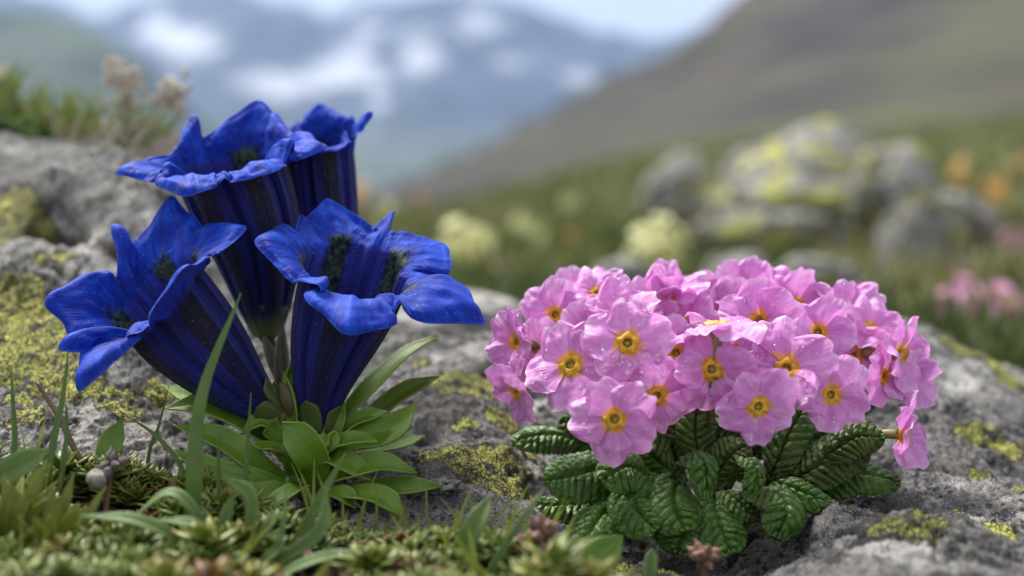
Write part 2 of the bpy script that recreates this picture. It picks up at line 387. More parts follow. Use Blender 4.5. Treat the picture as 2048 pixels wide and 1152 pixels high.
M['seed'] = simple('seed_head', (.11, .055, .04), (.30, .17, .12), 180, .7, 0, .06)
M['seed_grey'] = simple('seed_head_dark', (.06, .05, .05), (.18, .15, .15), 180, .7, 0, .06)
M['puff'] = simple('seed_puff', (.12, .11, .09), (.34, .32, .27), 260, .8, 0, .08)
M['straw'] = simple('straw', (.36, .30, .23), (.64, .57, .47), 100)
M['soil'] = simple('soil', (.020, .014, .010), (.07, .045, .03), 220, .95, 0, .12, .15)
def cover_mat():
    m = NT('cushion_leaf'); t = m.attr('tone'); a = m.attr('along'); n = m.noise(200, 3, .6)
    c = m.ramp(t, [(0., (.04, .075, .010)), (.35, (.09, .145, .016)), (.62, (.17, .225, .025)), (.8, (.26, .27, .045)), (.93, (.17, .07, .035)), (1., (.14, .04, .035))])
    c = m.mix(m.math('MULTIPLY', m.ss(a, .55, 1.), .45), c, m.mix(m.ss(m.math('ADD', t, n), .9, 1.2), (.24, .28, .07), (.28, .12, .05)))
    return m.bsdf(c, .42, m.bump(n, .03, .6), .45, trans=.15, tcol=(.25, .33, .05))
M['cover'] = cover_mat()
def water():
    m = NT('water_drop')
    f = m.n('ShaderNodeFresnel', {'IOR': 1.33}).outputs[0]; f = m.math('ADD', m.math('MULTIPLY', f, 1.6), .22, clamp=True); f = m.math('MULTIPLY', f, m.math('SUBTRACT', 1., m.n('ShaderNodeNewGeometry').outputs['Backfacing']))
    b = m.n('ShaderNodeMixShader', {0: f, 1: m.n('ShaderNodeBsdfTransparent').outputs[0], 2: m.n('ShaderNodeBsdfGlossy', {'Roughness': .2}).outputs[0]})
    m.t.links.new(b.outputs[0], m.o.inputs[0]); return m.m
M['water'] = water()
# ================================================================== the rock outcrop (one height sheet)
CP = [ # px, py, depth
 (-300,1152,27),(0,1170,27),(500,1170,27.5),(1000,1165,28),(1500,1190,29),(2048,1200,27),(2350,1200,27),
 (0,1010,33),(-300,1000,33),(300,1010,33.5),(600,1020,35.5),(850,1040,34.5),(1100,1075,33.5),(1250,1170,33.5),(1400,1190,33.5),
 (-300,800,38),(0,860,37),(150,830,38),(300,850,37.5),(100,700,40),(300,680,41),(-300,500,46),(0,560,43.5),(100,490,46),(200,560,44.5),(330,560,44.5),(60,380,50),(250,360,51),(-300,200,54),
 (0,268,55),(110,290,55),(200,305,55),(300,330,55),(420,430,54),(560,520,52),(700,590,50.5),(800,640,49),(500,760,43),(700,780,42),(600,900,39),
 (880,690,46.5),(960,690,47),(1040,700,47),(930,760,42),(850,880,39),(950,850,39.5),(900,960,37),(1000,970,37.5),(940,1010,35.8),
 (1100,900,41),(1250,1095,36.5),(1400,1125,36.0),(1400,1010,39),(1520,1120,35.8),(1400,820,42),(1200,760,44),(1600,780,44),(1570,1185,32.5),
 (1640,1045,35.6),(1620,1120,32),(1750,1015,37.0),(1800,1100,32),(1850,1010,37),(1950,1060,34),(2048,1120,31),(2350,1300,29),
 (1870,900,41),(2000,900,41.5),(2150,1000,40),(1800,700,47),(1850,665,52),(1920,700,51.5),(2000,745,51.5),(2048,760,52),(2200,840,52),(1750,640,52),(1900,790,46),(2048,850,46),
 (2350,930,50)]
BK = [(-300,58.5,7),(0,59.5,7),(200,59.5,6.5),(330,59,5.5),(450,58,3.5),(560,57,1),(700,57,-1),(800,55,-1),(1000,53,0),(1200,54,0),(1500,56,0),(1750,57,0),(1850,57,-.5),(2000,57,-1.5),(2200,57,-3),(2350,57,-3)]
CPA = np.array(CP, float); _f = (CPA[:, 2] < 36)&(CPA[:, 0] < 1120); CPA[_f, 2] = 36-(36-CPA[_f, 2])*.62
c1 = P(*CPA.T)
c2 = np.array([[(a-1024)/F*d, d, z] for a, d, z in BK]); c3 = np.array([[(a-1024)/F*72, 72, -1] for a in range(-300, 2351, 330)])
CPW = np.vstack([c1, c2, c3])
def _rbf_fit(C):
    d = np.linalg.norm(C[:, None, :2]-C[None, :, :2], axis=-1); n = len(C)
    A = np.zeros((n+3, n+3)); A[:n, :n] = d-np.eye(n)*.12; A[:n, n] = 1; A[:n, n+1:] = C[:, :2]; A[n, :n] = 1; A[n+1:, :n] = C[:, :2].T
    return np.linalg.solve(A, np.concatenate([C[:, 2], np.zeros(3)]))
_wt = _rbf_fit(CPW)
def rbf(x, y):
    x = np.asarray(x, float); y = np.asarray(y, float); r = _wt[-3]+_wt[-2]*x+_wt[-1]*y
    for i, c in enumerate(CPW): r = r+_wt[i]*np.sqrt((x-c[0])**2+(y-c[1])**2+.09)
    return r
def gxy(px, py, D): p = P(px, py, D); return p[0], p[1]
def soft(x, y, px, py, D, r):        # a rounded mark at a point of the surface
    cx, cy = gxy(px, py, D); ang = fbm(np.stack([x*.9, y*.9, x*0+px*.01], -1), 2, int(px))
    return np.exp(-(((x-cx)**2+(y-cy)**2)/r**2)*(1+.8*ang))
BUMPS = [(250,430,50,2.6,.9),(150,420,49,1.6,.35),(330,500,47.5,1.6,.5),(70,430,49,1.4,.5),(115,468,47.0,.75,-2.6),(150,500,46.4,.5,-.9),(340,470,49,.5,-.9),(90,640,42,.5,-.6),(60,560,44,1.5,.3),(300,600,43,1.2,.35),(240,520,46,.5,-.6),
 (200,760,39.5,1.2,.35),(60,880,37,.9,.3),(280,900,37,.8,.25),(930,940,37.2,1.2,.55),(860,1000,36.2,.5,.35),(1010,880,38.5,.8,.35),(850,850,39.5,.5,-.5),(1090,1000,37,.6,-.9),
 (1570,1120,33.4,.45,-1.3),(1580,1080,34.6,.5,-1.0),(1660,1070,34.4,.9,.75),(1730,1110,32.5,.9,.6),(1830,1130,31.5,1.0,.5),(1900,1080,33,.9,.5),(1780,1040,36,.5,-.4),(1880,830,44,.9,.5),(1990,900,41.5,1.0,-.35),(2010,820,46,1.0,.5),(1900,950,39,.5,.25),(1960,1000,37,1.3,.3),
 (980,720,46,1.2,.4),(830,700,46,.8,.35),(1540,1110,33.6,.4,-.8),(1320,1130,33,.9,.3)]
def rock_h(x, y, detail=True):
    z = rbf(x, y)
    p = np.stack([x, y, x*0], -1)
    for (a, b, D, r, h) in BUMPS: z = z+h*soft(x, y, a, b, D, r)
    # tilted layers of the gneiss, running down to the right
    right = sstep(6, 9, x); lay = (x*.52+y*.85)
    q = np.stack([lay*.75+.6*fbm(p*.35, 3, 5), (x-y)*.07, z*.25], -1)
    z = z+(.42*fbm(q, 5, 11, .55, ridged=True)-.22*np.exp(-(vnoise(q*1.7, 14)/.035)**2))*(.30+.70*right)
    q3 = np.stack([x*.28, y*.28, z*.28], -1)
    z = z+.30*fbm(q3, 3, 21)+.16*fbm(q3*3.2, 4, 23, ridged=True)
    if detail:
        f1, f2, cv = voro(np.stack([x*.55, y*.45, z*.5], -1)+.35*fbm(p*.6, 2, 40)[..., None], 3)
        z = z-.26*np.exp(-((f2-f1)/.06)**2)*sstep(.55, .8, vnoise(p*.25, 60)*.5+.5)+(cv-.5)*.08
        q = np.stack([x, y, z], -1)
        v1, v2, _c = voro(q*1.7+.3*fbm(q*2, 2, 41)[..., None], 8)
        z = z-.13*np.exp(-(v1/.28)**2)*sstep(-.1, .3, vnoise(q*.5, 61))+.14*fbm(q*2.0, 4, 33, .6, True)+.055*fbm(q*7, 3, 37, .6)+.05*np.abs(fbm(q*5, 2, 38))*-1
    return z
def ground_z(x, y): return rock_h(np.asarray(x, float), np.asarray(y, float), False)
LICH = [ # px, py, depth, radius, strength
 (60,730,40,1.4,1.0),(20,640,42,1.1,.9),(120,560,44.5,.7,.5),(0,440,47,1.3,1.1),(90,720,40,.9,.8),(170,780,39,.8,.55),(230,820,38,.7,.5),(130,640,42,.6,.45),
 (60,860,37.2,.55,.7),(30,830,38,.45,.6),(210,880,37,.5,.4),(330,790,39,.6,.4),(190,330,52,.8,.45),(250,345,52,.5,.4),(90,310,53,.6,.4),(340,560,45,.7,.35),(300,450,49,.8,.3),
 (930,745,42.3,.85,1.0),(975,740,42.6,.4,.7),(930,835,39.8,.42,.9),(1000,810,40.8,.5,.7),(850,720,44,.6,.5),(860,770,42,.4,.5),(950,930,37.3,1.2,.85),(990,960,37,.9,.6),(900,960,36.8,.5,.5),(1020,900,38.2,.5,.7),(1060,980,37,.5,.55),(1040,870,39.5,.5,.5),
 (1280,1110,33.6,.9,.55),(1350,1120,33.2,.6,.5),(1220,1100,34,.5,.4),
 (1780,1040,36,.35,.6),(1810,1080,34,.55,.5),(1860,1110,32,.6,.6),(1930,1060,34.2,.6,.55),(2000,1080,33,.5,.65),(1780,1130,31.5,.5,.6),(1850,1140,31,.6,.6),(1750,1000,37.2,.5,.45),
 (2000,900,41.7,.9,.55),(1930,890,42,.5,.4),(2040,980,38,.6,.5),(1910,720,50,1.2,.45),(2030,790,49,1.1,.6),(1860,800,45.5,.7,.3),(1680,1060,34.8,.35,.3),(2020,850,44,.7,.35),(1960,960,39,.5,.4)]
def build_outcrop():
    cols = np.concatenate([np.linspace(-700, -200, 60)[:-1], np.linspace(-200, 2380, 935)]); D = np.concatenate([np.linspace(25, 44, 400)[:-1], np.linspace(44, 72, 190)])
    C, R = np.meshgrid((cols-1024)/F, D); x = C*R; y = R
    z = rock_h(x, y)
    pp = np.stack([x, y, z], -1)
    li = np.zeros_like(x)
    for (a, b, d, r, s) in LICH:
        cx, cy = gxy(a, b, d); cz = P(a, b, d)[2]
        li = np.maximum(li, s*np.exp(-(((x-cx)**2+((y-cy)*1.0)**2)/r**2)))
    li = 1.25*li+.24*sstep(-.15, .35, fbm(pp*.6, 3, 77))
    # painted shade under the primrose and in low joints, plus random soil patches
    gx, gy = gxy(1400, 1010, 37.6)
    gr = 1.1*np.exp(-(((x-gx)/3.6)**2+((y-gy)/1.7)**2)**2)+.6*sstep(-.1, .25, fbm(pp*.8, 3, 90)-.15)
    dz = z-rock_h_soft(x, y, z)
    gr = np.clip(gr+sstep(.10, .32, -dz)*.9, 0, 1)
    V = pp.reshape(-1, 3)
    o = mk('rock_outcrop', V, grid_faces(len(D), len(cols)), M['rock'], origin=(0, 40, 0), attrs={'lichen': li.ravel(), 'soil_shade': gr.ravel()})
    tag(o, kind='structure')
def rock_h_soft(x, y, z):
    k = 9; s = z.copy()
    for ax in (0, 1):
        c = np.cumsum(np.concatenate([np.repeat(np.take(s, [0], ax), k, ax), s, np.repeat(np.take(s, [-1], ax), k+1, ax)], ax), ax)
        n = s.shape[ax]; s = (np.take(c, range(2*k+1-1, 2*k+n), ax)-np.concatenate([np.zeros_like(np.take(c, [0], ax)), np.take(c, range(0, n-1), ax)], ax))/(2*k+1)
    return s
build_outcrop()

# soil and mat of the cushion plants, a thin bed lying over the foot of the rock
COVER_EDGE = catmull([(-330, 900), (0, 915), (120, 925), (260, 945), (420, 985), (560, 1005), (700, 1045), (820, 1070), (960, 1082), (1060, 1108), (1130, 1140), (1190, 1180), (1260, 1200), (1400, 1260)], 60)
def cover_mask(x, y, z):
    """how far inside the mat a point lies, in photograph rows"""
    c, s = math.cos(PITCH), math.sin(PITCH)
    d = y*c-(z-CAMH)*s; up = y*s+(z-CAMH)*c
    return (576-up/d*F)-np.interp(1024+x/d*F, COVER_EDGE[:, 0], COVER_EDGE[:, 1], right=1400)
def bed_z(x, y):
    z = ground_z(x, y); m = cover_mask(x, y, z)
    return z+.42*sstep(-8, 70, m)-.22+.10*fbm(np.stack([x*1.2, y*1.2, x*0], -1), 4, 51)*sstep(0, 60, m)
def build_bed():
    cols = np.linspace(-330, 1350, 420); D = np.linspace(25, 40, 260); C, R = np.meshgrid((cols-1024)/F, D); x = C*R; y = R
    z = bed_z(x, y); m = cover_mask(x, y, ground_z(x, y)); z = z-.7*(1-sstep(-25, 6, m))+.05*fbm(np.stack([x*5, y*5, z*5], -1), 3, 5)
    o = mk('soil_ground', np.stack([x, y, z], -1).reshape(-1, 3), grid_faces(len(D), len(cols)), M['soil'], origin=(-6, 31, 0)); tag(o, kind='structure')
build_bed()

# ================================================================== meadow, slope and mountains behind
MSKY = catmull([(-600, 470), (300, 440), (700, 425), (860, 402), (1000, 372), (1150, 330), (1300, 300), (1500, 282), (1700, 268), (1900, 248), (2048, 225), (2300, 190), (2700, 150)], 120)
def msky(px): return np.interp(px, MSKY[:, 0], MSKY[:, 1])
def meadow_z(x, y):
    px = 1024+x/y*F; s = (402-msky(px))/F
    D = np.asarray(y, float)
    z = s*D*sstep(90, 1300, D)
    z = z+.6*fbm(np.stack([x*.02, y*.02, x*0], -1), 3, 8)*np.clip(D/60-1, 0, 4)-.8*(1-sstep(60, 110, D))
    return z
def build_meadow():
    cols = np.linspace(-700, 2750, 300); D = 58*np.exp(np.linspace(0, math.log(4500/58), 220)); C, R = np.meshgrid((cols-1024)/F, D)
    x = C*R; z = meadow_z(x, R); z[-12:] -= np.linspace(0, 1, 12)[:, None]**2*200
    m = NT('meadow_turf'); n1 = m.noise(1.2, 5, .6); n2 = m.noise(9, 4, .6); n3 = m.noise(.25, 4, .6)
    c = m.ramp(m.math('ADD', m.math('MULTIPLY', n1, .5), m.math('MULTIPLY', n2, .5)), [(.32, (.035, .06, .012)), (.5, (.075, .10, .026)), (.68, (.14, .145, .05))])
    c = m.mix(m.math('MULTIPLY', m.ss(n3, .48, .62), .5), c, (.16, .13, .06))
    mat = m.bsdf(c, .85, m.bump(m.math('ADD', n2, m.noise(40, 4, .6)), 1.5), .2)
    o = mk('meadow_ground', np.stack([x, R, z], -1).reshape(-1, 3), grid_faces(len(D), len(cols)), mat, origin=(0, 300, 0)); tag(o, kind='structure')
build_meadow()
def cone_land(name, cols, D, top, bottom, mat, seed, amp, freq, attrs=None, ridge=False):
    """hillside whose skyline rises from the row «bottom» near by to the row «top» far off"""
    C, R = np.meshgrid(cols, D); x = (C-1024)/F*R
    t = (R-D[0])/(D[-1]-D[0]); a = (402-bottom(C))/F; b = (402-top(C))/F
    tt = np.clip(t/.82, 0, 1)
    z = (a*(1-tt**1.0)+b*tt**1.0)*R
    z = z-np.clip((t-.82)/.18, 0, 1)**1.5*b*R*1.2
    z = z+amp*R*fbm(np.stack([x*freq, R*freq, x*0], -1), 6, seed, .5, ridge)*(.15+tt*.85)
    return mk(name, np.stack([x, R, z], -1).reshape(-1, 3), grid_faces(len(D), len(cols)), mat, origin=(0, D[0], 0), attrs=attrs(C, R, z) if attrs else None)
def build_far():
    # steep grey brown flank on the right, 60 m to 1 km away
    top = lambda px: np.interp(px, [-500, 500, 700, 840, 930, 1050, 1180, 1300, 1420, 1520, 1700, 2000, 2900], [470, 470, 430, 374, 330, 262, 195, 130, 50, -8, -110, -300, -900])
    m = NT('mountain_flank'); n1 = m.noise(.012, 6, .6); n2 = m.noise(.05, 6, .65); n3 = m.noise(.0045, 4, .55); g = m.attr('green')
    c = m.ramp(n2, [(.38, (.020, .019, .018)), (.5, (.019, .019, .020)), (.62, (.048, .046, .046))])
    c = m.mix(m.math('MULTIPLY', m.ss(n1, .48, .62), .7), c, (.075, .058, .045))
    c = m.mix(m.math('MULTIPLY', m.ss(m.math('ADD', n3, m.math('MULTIPLY', n1, .5)), .72, .86), .65), c, (.052, .056, .026))
    c = m.mix(m.math('MULTIPLY', m.ss(m.math('ADD', g, m.math('MULTIPLY', m.math('SUBTRACT', n1, .5), 1.6)), .45, .8), .8), c, m.ramp(n2, [(.35, (.034, .046, .016)), (.65, (.060, .072, .026))]))
    mat = m.bsdf(c, .9, m.bump(n2, 300), .2)
    def at(C, R, z):
        g = np.exp(-((C-1500)/420)**2)*np.exp(-((R-12000)/7000)**2)*1.0+.55*np.exp(-((R-9000)/4000)**2)
        return {'green': g.ravel()}
    o = cone_land('mountain_slope', np.linspace(300, 2900, 260), np.linspace(6000, 95000, 200), top, lambda px: msky(px)+14, mat, 61, .012, .00022, at, True); tag(o, kind='structure')
    # far range: blue, with snow fields
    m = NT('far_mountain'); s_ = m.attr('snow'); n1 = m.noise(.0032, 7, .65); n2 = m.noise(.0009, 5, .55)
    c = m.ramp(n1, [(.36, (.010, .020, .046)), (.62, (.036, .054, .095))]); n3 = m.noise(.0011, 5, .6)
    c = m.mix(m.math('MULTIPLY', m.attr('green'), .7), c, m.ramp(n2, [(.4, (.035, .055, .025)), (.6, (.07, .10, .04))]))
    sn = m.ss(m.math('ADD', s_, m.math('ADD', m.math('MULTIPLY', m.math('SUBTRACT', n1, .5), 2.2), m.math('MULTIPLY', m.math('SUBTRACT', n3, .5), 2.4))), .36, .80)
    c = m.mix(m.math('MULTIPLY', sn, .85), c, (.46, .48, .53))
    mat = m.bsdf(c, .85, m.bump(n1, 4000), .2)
    topf = lambda px: np.interp(px, [-800, -200, 60, 200, 330, 450, 560, 650, 760, 860, 960, 1060, 1180, 1300, 1500, 2000, 2900], [10, -30, 20, 60, 10, -20, 20, 45, 10, -10, 5, 30, 60, 80, 60, 40, 60])
    SN = [(370, 85, 85, 38, 1.), (310, 55, 45, 45, .9), (240, 25, 60, 28, .8), (700, 130, 70, 42, 1.), (850, 105, 60, 50, 1.), (840, 130, 40, 45, .8), (1010, 130, 90, 30, .95), (760, 190, 28, 60, .75), (940, 50, 45, 45, .6), (1150, 165, 70, 26, .5), (560, 170, 60, 40, .3), (480, 60, 40, 60, .25), (620, 60, 90, 30, .3), (780, 60, 60, 20, .25), (1250, 120, 60, 26, .4)]
    def at2(C, R, z):
        row = 402-z/R*F; s = np.zeros_like(C); 
        for (a, b, ra, rb, k) in SN: s = np.maximum(s, .80*k*np.exp(-((C-a)/ra)**2-((row-b)/rb)**2))
        gr = sstep(210, 330, row); s = s+.10*np.exp(-((row-80)/90)**2)
        return {'snow': s.ravel(), 'green': gr.ravel()}
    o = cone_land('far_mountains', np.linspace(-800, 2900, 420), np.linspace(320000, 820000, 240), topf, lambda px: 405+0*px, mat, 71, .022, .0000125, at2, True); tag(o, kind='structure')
    topn = lambda px: np.interp(px, [-800, -100, 0, 80, 160, 230, 290, 340, 400, 480, 560, 700, 1000, 2900], [0, 10, 30, 40, 62, 100, 140, 195, 250, 320, 360, 400, 430, 450])
    m = NT('near_ridge'); n1 = m.noise(.004, 7, .65)
    mat = m.bsdf(m.ramp(n1, [(.36, (.022, .035, .025)), (.62, (.06, .085, .05))]), .9, m.bump(n1, 3000), .2)
    o = cone_land('wooded_hill', np.linspace(-800, 1500, 220), np.linspace(160000, 300000, 120), topn, lambda px: 408+0*px, mat, 81, .010, .00002, None, True); tag(o, kind='structure')
    # valley floor out to the horizon
    x, y = np.meshgrid(np.linspace(-1.2e6, 1.2e6, 40), np.linspace(3000, 2.2e6, 60))
    z = -60-y*.012*0-sstep(3000, 60000, y)*2500
    m = NT('valley_floor'); n1 = m.noise(.002, 6, .6)
    mat = m.bsdf(m.ramp(n1, [(.4, (.04, .06, .025)), (.6, (.08, .11, .04))]), .9)
    o = mk('valley_ground', np.stack([x, y, z], -1).reshape(-1, 3), grid_faces(60, 40), mat, origin=(0, 3000, -60)); tag(o, kind='structure')
build_far()
# the blue air: one even volume round everything
def build_haze():
    x0, x1, y0, y1, z0, z1 = -1300000, 1300000, -20000, 2300000, -2800, 165000
    V = np.array([(x, y, z) for x in (x0, x1) for y in (y0, y1) for z in (z0, z1)], float)
    Fq = np.array([(0, 1, 3, 2), (4, 6, 7, 5), (0, 4, 5, 1), (2, 3, 7, 6), (0, 2, 6, 4), (1, 5, 7, 3)])
    m = NT('valley_air'); v = m.n('ShaderNodeVolumePrincipled', {'Color': (.48, .66, 1., 1), 'Density': 5.5e-5, 'Anisotropy': .2})
    m.t.links.new(v.outputs[0], m.o.inputs['Volume'])
    o = mk('haze', V, Fq, m.m, origin=(0, 0, 0), smooth=False); tag(o, 'pale blue haze filling the valley before the snowy mountains', 'haze', kind='stuff')
HAZE = True
if HAZE: build_haze()
# ================================================================== leaves
def leaf_arrays(spine, width, up, ns=40, nt=13, prof='lance', cup=.0, fold=0., wav=0., bull=0., nv=9, seed=0, teeth=0., twist=0.):
    """spine: control points (cm); up: rough direction of the upper face; returns V, faces, attrs"""
    C = catmull(spine, ns) if len(spine) > 3 else bez(spine, ns)
    s = np.linspace(0, 1, ns); T = nrm(np.gradient(C, axis=0)); up = np.asarray(up, float)
    Sd = nrm(np.cross(T, up)); N = np.cross(Sd, T)
    if twist:
        a = twist*s; Sd, N = Sd*np.cos(a)[:, None]+N*np.sin(a)[:, None], N*np.cos(a)[:, None]-Sd*np.sin(a)[:, None]
    if prof == 'lance': wd = .30+.70*np.sin(np.pi*np.clip(s, 0, 1)**1.15*.98)**.8; wd = wd*np.clip((1-s)/.22, 0, 1)**.62
    elif prof == 'grass': wd = (1-s**2.2)**.9*.95+.02; 
    elif prof == 'oblong': wd = (.16+.84*sstep(.05, .5, s))*np.sqrt(np.clip(1-((s-.62)/.385).clip(0, 1)**2.6, 0, 1))
    elif prof == 'bud': wd = np.sin(np.pi*np.clip(s*.93+.05, 0, 1))**.7
    wd = np.maximum(wd*width/2, .004)
    t = np.linspace(-1, 1, nt); Sg, Tg = np.meshgrid(s, t, indexing='ij')
    W = wd[:, None]*(1+0*Tg)
    if teeth:
        e = np.abs(Tg)**6; W = W*(1+e*teeth*(np.abs(((Sg*24+seed*.3) % 1)-.5)*2-.5))
    lat = Tg*W; h = cup*W*(np.abs(Tg)**2.2)+fold*np.abs(lat)+wav*np.sin(Sg*9+seed+Tg)*np.abs(Tg)*width*.5
    gro = np.ones_like(Tg)
    if bull:
        ph = Sg*nv-np.abs(Tg)*1.5; g1 = np.abs(np.sin(np.pi*ph)); ph2 = np.abs(Tg)*2.2+.35*np.sin(ph*3)
        g2 = np.abs(np.sin(np.pi*(ph2+.25+.15*np.floor(ph)))); mid = 1-np.exp(-(Tg/.10)**2)
        nz = .5+.5*fbm(np.stack([Sg*9+seed, Tg*4, Tg*0+np.floor(ph)*.3], -1), 2, seed)
        gro = (g1**.55)*(.55+.45*g2**.5)*mid*(.6+.5*nz); h = h+bull*(gro-.5)*(1-.3*np.abs(Tg)**4)-.5*bull*(1-mid)
    V = C[:, None]+lat[..., None]*Sd[:, None]+h[..., None]*N[:, None]
    return V.reshape(-1, 3), grid_faces(ns, nt), {'along': Sg.ravel(), 'across': Tg.ravel(), 'groove': gro.ravel()}
def leaf(name, mat, spine, width, up, parent=None, thick=.03, **kw):
    V, Fc, A = leaf_arrays(spine, width, up, **kw)
    o = mk(name, V, Fc, mat, parent, origin=None if parent is not None else np.asarray(spine[0]), attrs=A)
    solid(o, thick, 0); return o

# ================================================================== gentians
def gentian(parent, base, mid, mouth, nml, rm, tips, reflex, plica=None, r0=.28, seed=0, belly=.80, fill=0.55):
    base, mid, mouth = [np.asarray(v, float) for v in (base, mid, mouth)]; nml = nrm(nml); tips = [np.asarray(t, float) for t in tips]
    e1 = nrm(np.cross(nml, [0, 1, .01])); e2 = np.cross(nml, e1)
    ang = np.array([math.atan2((t-mouth)@e2, (t-mouth)@e1) for t in tips])
    od = np.argsort(ang); ang = ang[od]; tips = [tips[i] for i in od]; reflex = np.array(reflex, float)[od]
    uni = np.arange(5)*2*np.pi/5; off = np.angle(np.exp(1j*(ang-uni)).mean()); uni = uni+off
    ang = uni+np.angle(np.exp(1j*(ang-uni)))*.55
    order_inv = {int(od[i]): i for i in range(5)}
    ringp = lambda a: mouth+rm*(math.cos(a)*e1+math.sin(a)*e2)
    Mi = [ringp(a) for a in ang]; Uv = [tips[i]-Mi[i] for i in range(5)]
    nl, npl = 30, 9
    PH, E, LB, RF, TG = [], [], [], [], []
    for i in range(5):
        j = (i+1) % 5; h = (i-1) % 5
        gn = (ang[j]-ang[i]) % (2*np.pi); gp = (ang[i]-ang[h]) % (2*np.pi)
        a0, a1 = ang[i]-gp*.5*.76, ang[i]+gn*.5*.76
        def sinus(a, k): return ringp(a)+.54*(.55*Uv[i]+.45*Uv[k])
        S0, S1 = sinus(a0, h), sinus(a1, j)
        for q in np.linspace(-1, 1, nl):
            Sx = S0 if q < 0 else S1; a = 1-abs(q); lat = Sx-(Mi[i]+.54*Uv[i])
            K = Sx+fill*Uv[i]*.26+.34*lat
            aa = a; e = (1-aa)**2*Sx+2*aa*(1-aa)*K+aa*aa*(tips[i]-.03*Uv[i])+Uv[i]*.05*math.exp(-(q/.13)**2)
            ph = ang[i]+(q*gn*.5*.76 if q > 0 else q*gp*.5*.76)
            PH.append(ph); E.append(e); LB.append(q); RF.append(reflex[i])
        key = (int(od[i]), int(od[j]))
        pt = None
        if plica: pt = plica.get(key, plica.get((key[1], key[0])))
        am = ang[i]+gn*.5; avg = .5*(Uv[i]+Uv[j])
        if pt is None:
            radial = nrm(ringp(am)-mouth); pt = ringp(am)+.68*avg+.14*nml*rm+.05*radial*rm
        Sn = ringp(ang[j]-gn*.38)+.54*(.55*Uv[j]+.45*Uv[i])
        for p in np.linspace(-1, 1, npl+2)[1:-1]:
            Sx = S1 if p < 0 else Sn; e = Sx*abs(p)+np.asarray(pt)*(1-abs(p))+(.10*(pt-.5*(S1+Sn)))*math.sin(math.pi*abs(p))
            PH.append(am+p*gn*.5*.24); E.append(e); LB.append(1.15+.85*(1-abs(p))); w_ = (p+1)/2; RF.append((1-w_)*reflex[i]*.4+w_*reflex[j]*.4)
    PH = np.array(PH); E = np.array(E); LB = np.array(LB); RF = np.array(RF); n = len(PH)
    # smooth the reflex angles round the ring
    for _ in range(14): RF = .5*RF+.25*(np.roll(RF, 1)+np.roll(RF, -1))
    plf = np.exp(-((np.minimum(np.abs(LB), 2)-1.9)/.55)**2)*(np.abs(LB) > .72)
    ntub, nlo = 46, 30
    rows, AL = [], []
    vs = np.linspace(0, 1, ntub)
    ax = np.array([bez([base, mid, mouth], 2*ntub)]).reshape(-1, 3)[np.linspace(0, 2*ntub-1, ntub).astype(int)]
    T = nrm(np.gradient(ax, axis=0)); T = nrm(T*(1-vs[:, None]**3)+nml*vs[:, None]**3)
    radial_m = np.cos(PH)[:, None]*e1+np.sin(PH)[:, None]*e2
    nzp = fbm(np.stack([np.cos(PH)*2.2, np.sin(PH)*2.2, PH*0+seed], -1), 3, seed)
    for k in range(ntub):
        v = vs[k]; a1 = nrm(e1-(e1@T[k])*T[k]); a2 = np.cross(T[k], a1)
        r = r0+(rm-r0)*(math.sin(math.pi/2*v**belly))**1.15
        rr = r*(1+.008*np.cos(LB*12.6)*(np.abs(LB) < 1)*v-.30*plf*min(1, v*3)*(1-.35*v)+.035*np.cos(LB*math.pi)*(np.abs(LB) < 1)+.05*nzp*v-.035*np.exp(-(LB/.12)**2)*v)
        wob = .06*math.sin(v*4+seed)*v*(1-v)*4
        rows.append(ax[k]+rr[:, None]*(np.cos(PH)[:, None]*a1+np.sin(PH)[:, None]*a2)+wob*a1); AL.append(v)
    M0 = rows[-1]; d = np.linalg.norm(E-M0, axis=1)[:, None]
    tdir = nrm(rows[-1]-rows[-4]); tdir = nrm(tdir*.75+radial_m*.35)
    endd = nrm(radial_m*np.cos(RF)[:, None]-nml*np.sin(RF)[:, None])
    P1 = M0+tdir*d*.26; P2 = E-endd*d*.34
    for k in range(1, nlo+1):
        t = k/nlo; tt = t
        p = (1-tt)**3*M0+3*(1-tt)**2*tt*P1+3*(1-tt)*tt*tt*P2+tt**3*E
        rows.append(p); AL.append(1+t)
    G = np.array(rows); al = np.array(AL)
    nr = G.shape[0]
    du = np.roll(G, -1, 1)-np.roll(G, 1, 1); dv = np.gradient(G, axis=0); N = nrm(np.cross(du, dv))
    lo = np.clip(al-1, 0, 1)[:, None]
    m_ = np.exp(-(LB/.10)**2)[None]; edge = np.clip(np.abs(LB), 0, 1)[None]
    nz = fbm(np.stack([np.tile(np.cos(PH)*3.2, (nr, 1)), np.tile(np.sin(PH)*3.2, (nr, 1)), np.tile(al[:, None]*2.1, (1, n))+seed*3.1], -1), 3, seed+5)
    nz2 = fbm(np.stack([np.tile(np.cos(PH)*11, (nr, 1)), np.tile(np.sin(PH)*11, (nr, 1)), np.tile(al[:, None]*3.5, (1, n))+seed], -1), 2, seed+9)
    nz3 = fbm(np.stack([np.tile(np.cos(PH)*26, (nr, 1)), np.tile(np.sin(PH)*26, (nr, 1)), np.tile(al[:, None]*5, (1, n))+seed], -1), 2, seed+19)
    ruf = .21*nz*lo**1.2*rm+.085*nz2*lo**.8+.03*nz3*np.clip(lo*3, 0, 1)-.06*m_*lo*(1-lo)*3-.10*lo*(1-edge**2)*(np.abs(LB) < 1)[None]*math.sin(1)*.6
    fold = .05*np.sin(edge*9+seed)*lo*edge*(1-.4*lo)
    G = G+N*(ruf+fold)[..., None]
    # ragged margin
    rag = .05*vnoise(np.stack([PH*22, PH*0, PH*0+seed], -1), 3)
    G[-1] += (G[-1]-G[-2])*rag[:, None]*6
    V = G.reshape(-1, 3); Fc = grid_faces(nr, n, True)
